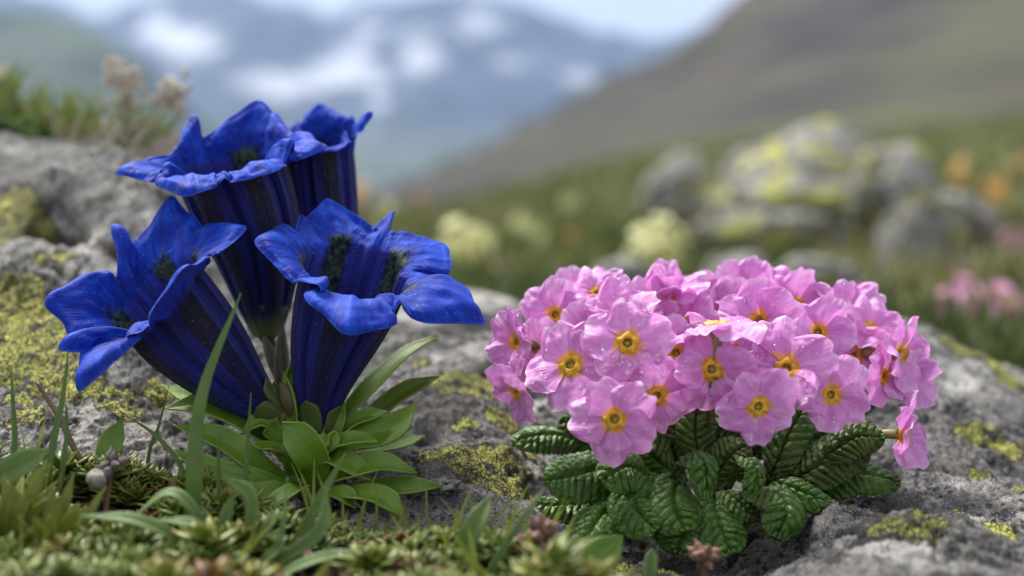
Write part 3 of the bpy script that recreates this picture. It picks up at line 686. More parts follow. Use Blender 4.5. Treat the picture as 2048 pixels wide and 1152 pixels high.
    o = mk('flower', V, Fc, [M['g_out'], M['g_in']], parent, attrs={'lobe': np.tile(LB, nr), 'along': np.repeat(al, n), 'phase': np.tile(PH, nr), 'rim': np.repeat(np.clip(al-1, 0, 1), n)})
    solid(o, .014, 0, 1, sub=1)
    return o
gp = empty('gentian_plant', P(618, 960, 36.6))
tag(gp, 'deep blue gentian with four large trumpet flowers rising from a bright green leaf rosette', 'flowering plant')
def PP(l): return [P(*q) for q in l]
# front right trumpet
gR = gentian(gp, P(636, 888, 36.2), P(640, 720, 36.2), P(715, 545, 36.2), (.22, -.48, .85), 1.34,
  PP([(690, 672, 33.4), (972, 648, 35.6), (894, 496, 38.2), (652, 396, 38.0), (508, 486, 35.6)]), [1.25, 1.15, .35, -.75, .95],
  {(2, 3): P(790, 420, 38.6), (1, 2): P(905, 560, 37.2), (0, 1): P(800, 606, 34.6), (0, 4): P(640, 575, 34.3), (3, 4): P(600, 425, 37.4)}, seed=1, r0=.30, belly=1.12)
gL = gentian(gp, P(568, 838, 36.2), P(452, 770, 36.0), P(320, 600, 35.9), (-.58, -.50, .62), 1.30,
  PP([(376, 534, 33.2), (160, 786, 34.2), (96, 606, 35.6), (345, 392, 38.0), (492, 466, 36.6)]), [-.2, 1.25, 1.0, -.2, 1.25],
  {(0, 1): P(262, 676, 34.0), (1, 2): P(122, 700, 34.8), (2, 3): P(232, 452, 37.4), (3, 4): P(382, 425, 37.6), (0, 4): P(395, 525, 35.0)}, seed=2, r0=.30, belly=1.1)
gT = gentian(gp, P(535, 672, 39.2), P(520, 480, 39.0), P(458, 335, 38.8), (-.12, -.22, .97), 1.46,
  PP([(220, 344, 37.8), (374, 396, 36.3), (532, 352, 36.3), (664, 292, 37.8), (520, 200, 40.6)]), [.9, 1.3, 1.2, 1.1, -.5],
  {(0, 4): P(385, 228, 40.2), (3, 4): P(556, 222, 40.2), (0, 1): P(325, 340, 37.4), (1, 2): P(448, 352, 36.9), (2, 3): P(588, 280, 37.6)}, seed=3, r0=.36, belly=.78)
gB = gentian(gp, P(640, 640, 41.2), P(655, 480, 41.0), P(628, 300, 41.0), (.06, -.1, 1.), 1.12,
  PP([(748, 224, 40.6), (640, 204, 42.3), (545, 260, 42.0), (560, 330, 39.8), (676, 300, 39.6)]), [.15, -.3, .6, 1.1, 1.1],
  {(0, 4): P(690, 262, 40.6)}, seed=4, r0=.34, belly=.6)
# sepals at the foot of each trumpet
def sepals(fl, base, axis, r, n, ln, seed, wd=.55):
    rs = np.random.default_rng(seed); ax = nrm(axis); a = nrm(np.cross(ax, [0, 1, 0])); b = np.cross(ax, a)
    for k in range(n):
        th = 2*np.pi*(k+.3*rs.random())/n; rad = math.cos(th)*a+math.sin(th)*b; l = ln*(.8+.4*rs.random())
        p0 = base-ax*.25+rad*.1; o = leaf('sepal', M['sepal'], [p0, base+rad*r*1.0+ax*l*.35, base+rad*r*1.35+ax*l*.75, base+rad*(r*1.45+.12)+ax*l], wd, rad, fl, ns=18, nt=7, cup=-.3)
sepals(gR, P(640, 888, 36.2), P(630, 740, 36.2)-P(640, 888, 36.2), .42, 5, 1.0, 1)
sepals(gL, P(566, 838, 36.2), P(470, 770, 36.0)-P(566, 838, 36.2), .42, 5, .9, 2)
sepals(gT, P(535, 672, 39.2), P(530, 500, 39)-P(535, 672, 39.2), .42, 5, .9, 3)
for (a, b) in (((540, 690, 39.2), (610, 900, 37.2)), ((632, 640, 41.2), (620, 880, 38.2)), ((640, 880, 36.2), (622, 950, 36.6)), ((566, 838, 36.2), (612, 930, 36.6))):
    V, Fs = tube(bez([P(*a), .5*(P(*a)+P(*b))+np.array([.1, 0, 0]), P(*b)], 12), .22, 8); mk('stem', V, Fs, M['sepal'], gp, attrs={'along': np.zeros(len(V)), 'across': np.zeros(len(V))})
# rosette leaves: list of base, middle, tip in the picture, then width (cm), up direction, fold
GL = [
 ((640, 900, 36.5), (730, 790, 37.0), (800, 720, 37.6), (876, 672, 38.2), .80, (-.5, -.5, .7), .25, 0),
 ((650, 910, 36.4), (730, 845, 36.8), (800, 790, 37.2), (878, 752, 37.5), .66, (-.3, -.75, .6), .2, 1),
 ((650, 930, 36.2), (700, 880, 36.2), (780, 860, 36.4), (832, 806, 36.8), .95, (-.3, -.75, .5), .2, 0),
 ((640, 920, 36.0), (690, 860, 36.2), (735, 835, 36.4), (775, 822, 36.5), .55, (-.2, -.5, .8), .35, 0),
 ((650, 930, 37.0), (740, 900, 37.2), (800, 885, 37.4), (850, 872, 37.8), .6, (0, -.5, .8), .2, 0),
 ((640, 940, 35.9), (670, 895, 35.2), (710, 880, 34.9), (756, 884, 34.8), .55, (0, -.5, .85), .35, 0),
 ((640, 985, 35.6), (700, 945, 35.0), (760, 930, 35.0), (834, 948, 35.2), .80, (0, -.55, .85), .35, 0),
 ((650, 990, 36.0), (730, 985, 35.4), (800, 978, 35.2), (884, 972, 35.2), .72, (0, -.6, .8), .35, 0),
 ((640, 1000, 35.5), (700, 990, 34.7), (760, 1000, 34.4), (812, 1034, 34.2), .78, (.2, -.5, .85), .35, 0),
 ((630, 1000, 35.3), (660, 990, 34.8), (690, 995, 34.5), (713, 1016, 34.4), .55, (0, -.5, .85), .4, 0),
 ((620, 985, 35.7), (628, 930, 35.0), (600, 880, 34.6), (564, 845, 34.6), .95, (.2, -.95, .2), .15, 0),
 ((600, 960, 36.0), (560, 910, 35.4), (530, 900, 35.0), (520, 900, 34.8), .7, (-.2, -.6, .7), .3, 0),
 ((600, 950, 36.0), (545, 880, 36.0), (430, 815, 36.0), (324, 818, 36.2), .85, (-.1, -.55, .82), .25, 0),
 ((600, 970, 35.7), (540, 950, 35.4), (450, 885, 35.2), (346, 850, 35.4), .75, (-.1, -.55, .82), .3, 0),
 ((600, 985, 35.4), (530, 965, 35.0), (430, 945, 34.8), (345, 898, 35.0), .72, (-.1, -.55, .82), .35, 0),
 ((590, 880, 37.6), (500, 830, 37.8), (400, 800, 38.0), (322, 770, 38.2), .8, (-.1, -.6, .8), .25, 0),
 ((610, 985, 35.2), (560, 985, 34.4), (510, 990, 34.0), (440, 960, 34.0), .7, (0, -.5, .85), .35, 0),
 ((610, 1000, 35.0), (600, 980, 34.3), (560, 1000, 33.8), (520, 1025, 33.7), .6, (-.2, -.5, .85), .35, 0),
 ((620, 970, 36.2), (650, 900, 36.0), (668, 850, 36.0), (690, 805, 36.2), .5, (.4, -.8, .3), .3, 0),
 ((600, 930, 36.4), (588, 850, 36.0), (582, 800, 35.9), (568, 742, 36.0), .42, (-.5, -.8, .3), .3, 0),
 ((600, 900, 36.6), (590, 830, 36.6), (580, 780, 36.4), (590, 700, 36.6), .42, (.3, -.9, .3), .3, 0),
 ((610, 940, 36.3), (545, 865, 35.8), (520, 845, 35.6), (482, 868, 35.5), .65, (-.2, -.6, .8), .3, 0),
 ((640, 960, 36.4), (690, 900, 36.4), (740, 870, 36.6), (800, 850, 37.0), .7, (0, -.6, .8), .25, 0),
 ((630, 960, 35.8), (660, 920, 35.2), (700, 930, 34.9), (742, 962, 34.9), .7, (.1, -.6, .8), .3, 0),
 ((620, 950, 35.8), (640, 900, 35.3), (660, 880, 35.0), (655, 870, 34.8), .55, (.3, -.8, .5), .2, 0),
]
for i, g in enumerate(GL):
    leaf('leaf', M['gleaf_spot'] if g[7] else M['gleaf'], [P(*q) for q in g[:4]], g[4]*.93, g[5], gp, ns=44, nt=15, fold=g[6]*.6, cup=g[6]*.7, teeth=.10, wav=.10, seed=i, thick=.045)
# two buds between the trumpets
for (b, m_, t, wd) in (((575, 830, 36.8), (556, 730, 37.2), (566, 652, 37.6), .42), ((582, 800, 37.2), (545, 720, 37.6), (528, 672, 38.0), .35), ((590, 850, 36.2), (585, 800, 36.0), (560, 765, 35.9), .5)):
    c = bez([P(*b), P(*m_), P(*t)], 20); s = np.linspace(0, 1, 20)
    V, Fs = tube(c, wd*.5*np.sin(np.pi*np.clip(s*.95+.04, 0, 1))**.75+.01, 10); mk('bud', V, Fs, M['bud'], gp, attrs={'along': np.repeat(s, 10).tolist()+[0, 1], 'across': np.tile(np.linspace(-1, 1, 10), 20).tolist()+[0, 0]})
# ================================================================== primrose
pc = P(1430, 985, 38.0)
pr = empty('primrose_plant', pc); tag(pr, 'pink primrose with a dense dome of yellow eyed flowers over wrinkled dark green leaves', 'flowering plant')
def petal_mesh(seed, L_=1.0, W=1.08):
    rs = np.random.default_rng(seed); ns, nt = 26, 23
    s = np.linspace(0, 1, ns); t = np.linspace(-1, 1, nt); Sg, Tg = np.meshgrid(s, t, indexing='ij')
    hw = (.16+.90*sstep(-.08, .66, Sg))*W*.5
    notch = .075*np.exp(-(Tg/.17)**2)*(.7+.8*rs.random()); side = .56*np.abs(Tg)**3; scal = .018*np.sin(Tg*8+rs.random()*6)*(1-np.abs(Tg))+.018*vnoise(np.stack([Tg*9, Tg*0+seed, Tg*0], -1), 3)
    Lf = L_*(1-notch-side-scal+.02)
    r = .10+Sg*Lf; th_lat = Tg*hw*(.35+.65*np.sqrt(np.clip(Sg, 0, 1)))**.0
    x = r; y = th_lat
    ru = .15*fbm(np.stack([Sg*2.2, Tg*1.6, Sg*0+seed], -1), 3, seed)
    z = .05*np.sin(np.pi*Sg)+ru*Sg*1.5-.05*Sg**2*np.exp(-(Tg/.25)**2)-.08*Sg*Tg**2*(.3+rs.random())+.055*Sg*np.sin(Tg*6+seed)+.03*Sg**2*np.sin(Tg*13+seed*2)
    z = z-.02*np.exp(-(Tg/.06)**2)*Sg+.02*Tg     # overlap
    V = np.stack([x, y, z], -1).reshape(-1, 3)
    return mesh_data('petal', V, grid_faces(ns, nt), M['petal'], attrs={'along': Sg.ravel()*Lf.ravel()/L_, 'across': Tg.ravel()}), V.reshape(ns, nt, 3)
PET = [petal_mesh(k) for k in range(8)]
def eye_mesh():
    b = MB(); r = np.array([.25, .21, .16, .12, .105, .09, .085, .08]); z = np.array([.035, .075, .105, .085, .02, -.10, -.3, -.6]); k = 30
    th = np.linspace(0, 2*np.pi, k, endpoint=False)
    R = r[:, None]*(1+.13*np.cos(th*5)*np.clip((r[:, None]-.12)/.1, 0, 1)+.05*np.cos(th*10+1)); V = np.stack([R*np.cos(th), R*np.sin(th), z[:, None]*np.ones(k)+.012*np.cos(th*5)], -1)
    b.add(V.reshape(-1, 3), grid_faces(len(r), k, True)); V_, F_, _ = b.out()
    mi = np.zeros(len(F_[0]), int); mi[4*k:] = 1
    b2 = MB(); b2.add(V_, F_); 
    V2, F2 = ball((0, 0, -.04), .05, 8, 5); b2.add(V2, F2)
    for a in range(5):
        V2, F2 = ball((.07*math.cos(a*1.2566), .07*math.sin(a*1.2566), -.02), .026, 6, 4, (1, 1, 1.6)); b2.add(V2, F2)
    V3, F3, _ = b2.out(); nq = len(F3[0]); nt_ = len(F3[1]); m_ = np.zeros(nq+nt_, int); m_[4*k:7*k] = 1
    return mesh_data('eye', V3, F3, [M['eye'], M['eye_dark']], mi=m_)
EYE = eye_mesh()
def calyx_mesh():
    b = MB(); c = np.array([[0, 0, -.02], [0, 0, -.3], [0, 0, -.6], [0, 0, -.95]]); V, Fs = tube(catmull(c, 10), np.linspace(.15, .10, 10), 10); b.add(V, Fs)
    c = np.array([[0, 0, -.45], [0, 0, -.7], [0, 0, -1.0], [0, 0, -1.15]]); V, Fs = tube(catmull(c, 10), np.array([.125, .14, .155, .16, .16, .155, .14, .12, .09, .05]), 10); b.add(V, Fs)
    V, Fs, _ = b.out(); return mesh_data('calyx', V, Fs, M['calyx'])
CAL = calyx_mesh()
# px, py, depth, facing (right, up, towards the camera), radius in pixels, cup angle, roll, detailed
FL = [
 (1255,686,34.4,(0,.28,.95),90,.10,18,1),(1142,730,34.9,(-.28,.22,.9),92,.12,52,1),(1230,838,33.7,(-.05,-.02,1),92,.06,38,1),(1311,790,34.9,(.08,-.08,1),88,.08,5,1),
 (1424,738,34.5,(-.12,.12,1),90,.12,30,1),(1516,813,33.8,(.02,.02,1),84,.05,50,1),(1572,738,34.9,(.05,.42,.9),94,.12,10,1),(1520,643,36.4,(.0,.32,.9),86,.62,20,1),
 (1635,665,36.0,(.12,.42,.85),76,.5,58,1),(1660,790,34.9,(.22,.02,.95),80,.28,40,1),(1434,652,34.6,(.22,.95,.20),102,.02,20,1),(1330,592,38.2,(.05,.75,.45),82,.85,0,1),
 (1195,582,38.8,(-.1,.5,.7),72,.4,30,0),(1112,628,37.4,(-.3,.45,.7),74,.35,10,0),(1243,628,36.8,(-.05,.45,.75),84,.4,25,1),(1036,684,36.8,(-.72,.30,.5),70,.55,0,1),
 (1035,782,36.0,(-.80,-.18,.45),80,.4,40,1),(1488,582,39.2,(-.05,.4,.75),82,.5,60,0),(1690,622,38.8,(.15,.5,.7),76,.45,15,1),(1795,706,37.2,(.55,.22,.7),80,.35,45,1),
 (1705,712,37.9,(.15,.3,.9),76,.3,20,0),(1765,752,37.0,(.45,-.05,.8),76,.4,10,1),(1800,868,35.8,(.80,-.12,.42),84,.42,30,1),(1412,612,39.2,(.0,.5,.75),74,.5,30,0),
 (1590,608,38.8,(.1,.45,.75),78,.45,5,0),(1178,668,36.8,(-.2,.35,.85),76,.3,60,0),(1352,706,37.0,(0,.3,.9),76,.3,30,0),(1086,706,37.2,(-.35,.2,.85),74,.3,20,0),
 (1642,722,38.0,(.1,.3,.9),72,.3,40,0),(1560,680,38.2,(0,.3,.9),72,.3,60,0),(1740,660,38.2,(.35,.4,.7),74,.35,0,0),
 (1290,630,38.4,(0,.4,.8),76,.5,20,0),(1372,648,38.0,(.1,.4,.8),74,.4,50,0),(1458,622,38.8,(-.1,.5,.7),74,.5,10,0),(1205,730,37.0,(-.1,.2,.9),74,.3,44,0),(1480,700,37.4,(0,.3,.9),76,.3,14,0),(1150,600,39.2,(-.2,.5,.7),70,.5,33,0),(1545,590,39.8,(0,.5,.7),72,.5,50,0),(1820,760,37.6,(.6,.1,.6),68,.4,25,0)]
DROPS = []
umb = P(1430, 905, 38.2)
rs = np.random.default_rng(5)
def basis(z, roll):
    z = nrm(z); x = nrm(np.cross([0, 0, 1.], z)) if abs(z[2]) < .98 else np.array([1., 0, 0]); y = np.cross(z, x); c, s = math.cos(roll), math.sin(roll)
    return np.stack([x*c+y*s, -x*s+y*c, z], 1)
def cupped(seed, cup, V):
    """bend a petal's points up by the cup angle"""
    r = V[..., 0]; a = cup*sstep(.05, .75, r)*1.0
    bend = cup*np.clip(r, 0, 2)
    return np.stack([.1+(r-.1)*math.cos(cup), V[..., 1], V[..., 2]+(r-.1)*math.sin(cup)], -1)
for fi, (px, py, D, fc, R, cup, roll, det) in enumerate(FL):
    c = P(px, py, D); z = nrm([fc[0], -fc[2], fc[1]]); z = nrm(z+rs.normal(size=3)*.14); B = basis(z, math.radians(roll))
    py = py+max(0, 640-py)*.10; c = P(px, py, D); k = R*D/F/1.10*(1.02+.04*rs.normal())
    f = bpy.data.objects.new('flower', EYE); col.objects.link(f); f.parent = pr; WORLD[f.name] = c
    f.location = (c-pc)*U; f.rotation_euler = Matrix(B.tolist()).to_euler(); f.scale = (k, k, k)
    if det:
        for a in range(5):
            me, Vp = PET[int(rs.integers(0, 8))]
            o = bpy.data.objects.new('petal', me); col.objects.link(o); o.parent = f
            aa = math.radians(72*a+rs.normal()*4); cu = cup+rs.normal()*.17-.06; tw = rs.normal()*.15+.06; sc = 1+rs.normal()*.07
            Rm = Matrix.Rotation(aa, 3, 'Z') @ Matrix.Rotation(-cu, 3, 'Y') @ Matrix.Rotation(tw, 3, 'X')
            o.rotation_euler = Rm.to_euler(); o.scale = (sc, sc*(1+rs.normal()*.04), sc)
            Rn = np.array(Rm); nd = 30 if (fi == 0 and py) else int(rs.integers(5, 14))
            for q in range(nd):
                i, j = int(rs.integers(7, 25)), int(rs.integers(2, 21)); p = Vp[i, j]*np.array([sc, sc, sc]); pw = c+B@(k*(Rn@p)); nw = B@(Rn@np.array([0, 0, 1.]))
                big = fi == 0 and (B@(Rn@np.array([1., 0, 0])))[2] < -.2
                if fi == 0 and not big and q > 8: break
                DROPS.append((pw+nw*.012, nw, (.03+.055*rs.random()**1.5) if big else .018+.034*rs.random()**2))
    else:
        b = MB()
        for a in range(5):
            me, Vp = PET[int(rs.integers(0, 8))]; aa = math.radians(72*a); cu = cup+rs.normal()*.1; tw = rs.normal()*.1+.05
            Rn = np.array(Matrix.Rotation(aa, 3, 'Z') @ Matrix.Rotation(-cu, 3, 'Y') @ Matrix.Rotation(tw, 3, 'X')); n_, m_ = Vp.shape[:2]
            n2 = np.linspace(0, 1, n_)[:, None]*np.ones(m_)[None]
            b.add((Vp.reshape(-1, 3)@Rn.T), grid_faces(n_, m_), along=n2.ravel(), across=(np.ones(n_)[:, None]*np.linspace(-1, 1, m_)).ravel())
        V, Fs, A = b.out(); o = bpy.data.objects.new('corolla', mesh_data('corolla', V, Fs, M['petal'], attrs=A)); col.objects.link(o); o.parent = f
    o = bpy.data.objects.new('calyx', CAL); col.objects.link(o); o.parent = f
    e = c-z*k*1.12; m_ = .5*(e+umb)-z*.35+np.array([0, 1.0, -.25]); V, Fs = tube(bez([e, e-z*.5, m_, umb], 16), .065, 7)
    mk('flower_stalk', V, Fs, M['stalk'], pr)
V, Fs = tube(bez([umb+np.array([0, 0, .1]), P(1430, 950, 38.2), pc], 10), .24, 10); mk('stem', V, Fs, M['stalk'], pr)
for me, _ in PET: pass
b = MB()
for p, n_, r in DROPS:
    V, Fs = ball((0, 0, 0), r, 10, 7); a = nrm(np.cross(n_, [.1, .2, 1])); bb = np.cross(n_, a); V = V*np.array([1, 1, .62]); V = V[:, :1]*a+V[:, 1:2]*bb+V[:, 2:]*n_+p; b.add(V, Fs)
o = b.mk('water_droplets', M['water'], origin=P(1430, 800, 35)); tag(o, 'clear rain droplets lying on the pink primrose petals', 'water', kind='stuff')
# wrinkled leaves: base, middle(s), tip; width; up
PL = [
 ((1240, 930, 38.6), (1150, 880, 38.4), (1090, 868, 38.0), (1026, 884, 37.6), .85, (-.1, -.6, .8)),
 ((1330, 950, 37.4), (1250, 925, 36.4), (1160, 945, 35.8), (1090, 962, 35.6), 1.20, (-.1, -.75, .65)),
 ((1345, 960, 37.2), (1300, 950, 35.4), (1255, 930, 34.8), (1202, 962, 34.6), 1.12, (-.1, -.80, .6)),
 ((1260, 980, 37.4), (1180, 1000, 37.0), (1120, 1010, 36.6), (1066, 1008, 36.4), .80, (-.1, -.6, .8)),
 ((1300, 985, 37.0), (1255, 1000, 36.0), (1200, 1030, 35.2), (1160, 1100, 34.4), 1.15, (-.3, -.75, .6)),
 ((1330, 985, 36.6), (1260, 985, 35.4), (1275, 1020, 34.6), (1314, 1062, 34.2), 1.05, (-.2, -.80, .6)),
 ((1380, 990, 36.4), (1355, 965, 35.2), (1350, 1010, 34.4), (1372, 1064, 34.0), 1.12, (0, -.85, .5)),
 ((1390, 1010, 36.8), (1375, 1010, 35.4), (1365, 1060, 34.4), (1355, 1108, 34.2), 1.22, (0, -.75, .65)),
 ((1430, 1000, 36.6), (1430, 995, 35.2), (1440, 1050, 34.4), (1466, 1108, 34.0), 1.15, (.1, -.85, .5)),
 ((1330, 985, 35.9), (1370, 915, 34.8), (1410, 925, 34.2), (1412, 1000, 34.2), .66, (.2, -.6, .75)),
 ((1405, 960, 36.8), (1395, 900, 36.6), (1390, 850, 36.6), (1400, 795, 36.9), .82, (-.1, -.98, .1)),
 ((1370, 965, 37.0), (1320, 925, 36.8), (1290, 895, 36.8), (1255, 880, 37.0), .95, (-.4, -.8, .4)),
 ((1415, 985, 36.6), (1440, 940, 36.0), (1465, 905, 35.8), (1496, 888, 36.0), .88, (-.2, -.85, .45)),
 ((1455, 985, 36.0), (1488, 920, 35.0), (1515, 940, 34.6), (1498, 1004, 34.5), .50, (.4, -.6, .6)),
 ((1485, 990, 36.4), (1530, 975, 35.0), (1575, 1010, 34.3), (1553, 1078, 34.0), 1.00, (.35, -.75, .6)),
 ((1530, 985, 36.8), (1550, 930, 36.4), (1580, 860, 36.6), (1616, 800, 37.0), .86, (-.4, -.9, .1)),
 ((1550, 975, 37.2), (1590, 920, 36.9), (1630, 880, 36.9), (1666, 852, 37.1), .74, (-.45, -.85, .25)),
 ((1540, 975, 36.8), (1610, 945, 36.2), (1670, 910, 36.2), (1738, 893, 36.4), 1.06, (-.25, -.85, .45)),
 ((1520, 985, 36.4), (1560, 968, 35.3), (1610, 985, 34.9), (1662, 1008, 35.0), .70, (0, -.75, .7)),
 ((1570, 985, 37.2), (1650, 965, 36.8), (1720, 945, 36.6), (1800, 966, 36.6), .86, (0, -.7, .75)),
 ((1540, 1010, 36.8), (1570, 1020, 36.0), (1610, 1050, 35.4), (1625, 1096, 35.2), .95, (.2, -.75, .6)),
 ((1590, 965, 37.2), (1660, 905, 36.0), (1715, 872, 35.7), (1768, 874, 35.8), .80, (-.1, -.85, .5)),
 ((1370, 965, 38.0), (1350, 910, 37.9), (1335, 870, 38.0), (1325, 830, 38.2), .75, (-.3, -.9, .2)),
 ((1480, 965, 38.2), (1500, 910, 38.2), (1520, 880, 38.2), (1540, 845, 38.4), .80, (.2, -.9, .2)),
 ((1440, 960, 38.0), (1445, 900, 38.0), (1450, 850, 38.0), (1455, 800, 38.4), .70, (0, -.95, .2)),
 ((1280, 950, 38.2), (1200, 905, 38.4), (1160, 860, 38.4), (1120, 840, 38.6), .80, (-.3, -.7, .6)),
 ((1240, 985, 37.0), (1215, 990, 36.4), (1200, 1000, 36.0), (1190, 1020, 35.8), .50, (-.3, -.8, .5)),
 ((1430, 990, 36.2), (1455, 985, 35.2), (1485, 1010, 34.8), (1510, 1040, 34.8), .70, (.2, -.75, .6)),
]
for i, g in enumerate(PL):
    L_ = np.linalg.norm(P(*g[3])-P(*g[0])); leaf('leaf', M['pleaf'], [P(*q) for q in g[:4]], g[4]*1.22, g[5], pr, thick=.05, ns=96, nt=41, prof='oblong', cup=-.45, bull=.14, nv=max(9, round(L_*4.3)), seed=i, teeth=.10, wav=.05)
P_all = P
def P(px, py, D):      # the plants of the near mat stand a little closer together in depth
    D = np.asarray(D, float); return P_all(px, py, np.where(D < 36, 36-(36-D)*.84, D))
# ================================================================== the mat of cushion plants in front
def rosette_template(nl, rise, ln, wd, seed):
    rs = np.random.default_rng(seed); Vs, Fs, al = [], [], []; n = 0
    for k in range(nl):
        a = k*2.39996+rs.normal()*.15; el = rise*(1-.75*k/nl)+rs.normal()*.08; L_ = ln*(.55+.55*k/nl)*(.85+.3*rs.random()); el = math.radians(82)*np.clip(1-k/nl*.85, .1, 1)+rs.normal()*.1
        d = np.array([math.cos(a)*math.cos(el), math.sin(a)*math.cos(el), math.sin(el)]); sd = np.array([-math.sin(a), math.cos(a), 0]); up = np.cross(d, sd)*-1
        s = np.array([0, .35, .7, 1.]); w_ = np.array([.35, .9, 1., .12])*wd*.5
        c = s[:, None]*L_*d+(s**2)[:, None]*up*(-.12*L_)*-1
        g = np.stack([c+w_[:, None]*sd+.3*w_[:, None]*up, c, c-w_[:, None]*sd+.3*w_[:, None]*up], 1)
        Vs.append(g.reshape(-1, 3)); Fs.append(grid_faces(4, 3)+n); al.append(np.repeat(s, 3)); n += 12
    return np.vstack(Vs), np.vstack(Fs), np.concatenate(al)
def build_cover():
    rs = np.random.default_rng(12); T = [rosette_template(9+k, 1., .60, .18, k) for k in range(5)]
    Vs, Fs, al, tn = [], [], [], []; n = 0
    pts = []
    tries = 0
    while len(pts) < 5200 and tries < 40000:
        tries += 1
        D = 26.5+11*rs.random()**.8; px = -250+1550*rs.random(); x = (px-1024)/F*D; pts.append((x, D))
    pts = np.array(pts); z0 = ground_z(pts[:, 0], pts[:, 1]); m = cover_mask(pts[:, 0], pts[:, 1], z0); zb = bed_z(pts[:, 0], pts[:, 1])
    ok = (m > -2)&(rs.random(len(m)) < sstep(-10, 26, m)*.9+.1)
    dens = fbm(np.stack([pts[:, 0]*.55, pts[:, 1]*.55, pts[:, 0]*0], -1), 3, 31)
    ok &= (dens > -.15)
    patch = fbm(np.stack([pts[:, 0]*.35, pts[:, 1]*.35, pts[:, 0]*0+3], -1), 3, 33)
    for (x, y), z, q, pt_, o in zip(pts, zb, m, patch, ok):
        if not o: continue
        V, Fc, a = T[int(rs.integers(0, 5))]; s = (.42+.95*rs.random()**1.6)*(1+.25*pt_)*(.7+.3*min(1, max(0, q)/60)); th = rs.random()*6.28; c, s_ = math.cos(th), math.sin(th)
        st = (rs.random()**1.5*(.25+.75*min(1, max(q, 0)/100))+.35*pt_)*s
        tl = rs.normal(size=2)*.28
        W = V*s; W = np.stack([W[:, 0]*c-W[:, 1]*s_, W[:, 0]*s_+W[:, 1]*c, W[:, 2]], -1); W[:, 0] += W[:, 2]*tl[0]; W[:, 1] += W[:, 2]*tl[1]
        Vs.append(W+np.array([x, y, z+st*.6-.03])); Fs.append(Fc+n); n += len(V); al.append(a)
        t0 = np.clip(.42+.5*pt_+rs.normal()*.13, 0, .88); t0 = .95 if rs.random() < .045 else t0; tn.append(np.full(len(V), t0)+np.repeat(rs.normal(size=len(V)//12)*.05, 12))
    o = mk('cushion_groundcover', np.vstack(Vs), np.vstack(Fs), M['cover'], origin=(-6, 31, 0), attrs={'along': np.concatenate(al), 'tone': np.clip(np.concatenate(tn), 0, 1)})
    solid(o, .035); tag(o, 'low green and reddish cushion plants matting the soil below the blue gentian', 'ground cover', kind='stuff')
    # brown litter between them
    b = MB()
    for k in range(900):
        D = 27+10*rs.random(); px = -200+1400*rs.random(); x = (px-1024)/F*D; z = ground_z(x, D); mm = cover_mask(x, D, z)
        if mm < 0: continue
        z = bed_z(x, D); a = rs.random()*6.28; l = .15+.5*rs.random(); d = np.array([math.cos(a), math.sin(a), .25*rs.normal()]); p = np.array([x, D, z+.06+.1*rs.random()])
        V, Fs_ = tube(bez([p, p+d*l*.5+np.array([0, 0, .1*rs.normal()]), p+d*l], 5), [.012, .02, .02, .015, .005], 4); b.add(V, Fs_)
    o = b.mk('plant_litter', M['brown'], origin=(-6, 31, 0)); tag(o, 'dry brown stem litter scattered between the cushion plants', 'litter', kind='stuff')
build_cover()

def blade(pts, w_, label, cat='grass blade', mat='blade', name='grass_shoot', up=(0, -1, .3), fold=.35, group=None, prof='grass', twist=0., **kw):
    o = leaf(name, M[mat], [P(*q) for q in pts], w_, up, None, ns=40, nt=9, prof=prof, fold=fold, twist=twist, thick=.025, **kw)
    return tag(o, label, cat, group)
G_ = 'grass blades in front of the flowers'
blade([(384, 1175, 31.0), (388, 980, 31.0), (405, 790, 31.2), (482, 586, 31.8)], .42, 'tallest green grass blade, wide and bending right before the left blue trumpet', group=G_)
blade([(486, 1130, 32.5), (490, 1000, 32.5), (495, 900, 32.6), (502, 786, 32.8)], .17, 'short straight grass blade with a brown tip below the gap of the blue trumpets', group=G_)
blade([(385, 1010, 33.8), (360, 930, 33.8), (310, 870, 34.0), (254, 832, 34.4)], .14, 'thin grass blade arching left over the rock beside the gentian rosette', group=G_, prof='grass')
blade([(92, 990, 33.0), (104, 900, 33.0), (125, 800, 33.3), (137, 700, 33.6)], .20, 'upright grass blade reaching the tip of the lowest blue petal', group=G_)
blade([(25, 960, 33.0), (30, 880, 33.0), (26, 800, 33.2), (22, 726, 33.4)], .15, 'grass blade standing closest to the left edge before the yellow lichen', group=G_)
blade([(118, 990, 32.8), (128, 920, 32.8), (134, 860, 33.0), (131, 800, 33.0)], .15, 'shorter green blade crossing the brown dry stem', group=G_)
blade([(292, 960, 35.5), (300, 900, 35.6), (318, 850, 35.8), (338, 770, 36.2)], .10, 'very thin grass stem in front of the rock left of the rosette', group=G_)
blade([(430, 1080, 32.2), (436, 1010, 32.2), (437, 940, 32.4), (438, 868, 32.6)], .14, 'faint short grass blade just right of the tallest blade', group=G_)
blade([(560, 1200, 29.8), (590, 1100, 29.8), (640, 1000, 29.8), (692, 906, 30.2)], .34, 'wide out of focus grass blade leaning right below the rosette', group=G_)
blade([(960, 1190, 28.6), (1000, 1110, 28.6), (1050, 1030, 28.8), (1089, 977, 29.2)], .19, 'bluish green blade leaning right in front of the brown seed head', group=G_, mat='pale')
blade([(890, 1200, 29.6), (915, 1120, 29.4), (950, 1050, 29.4), (984, 988, 29.8)], .46, 'broad pointed leaf standing on the mat between the two plants', 'leaf', 'pale', 'grass_leaf', group=None, prof='lance')
blade([(1140, 1185, 30.0), (1170, 1150, 30.0), (1205, 1110, 30.2), (1246, 1070, 30.4)], .80, 'broad glossy green leaf at the bottom edge right of the brown seed head', 'leaf', 'gleaf', 'broad_leaf', prof='lance', fold=.2)
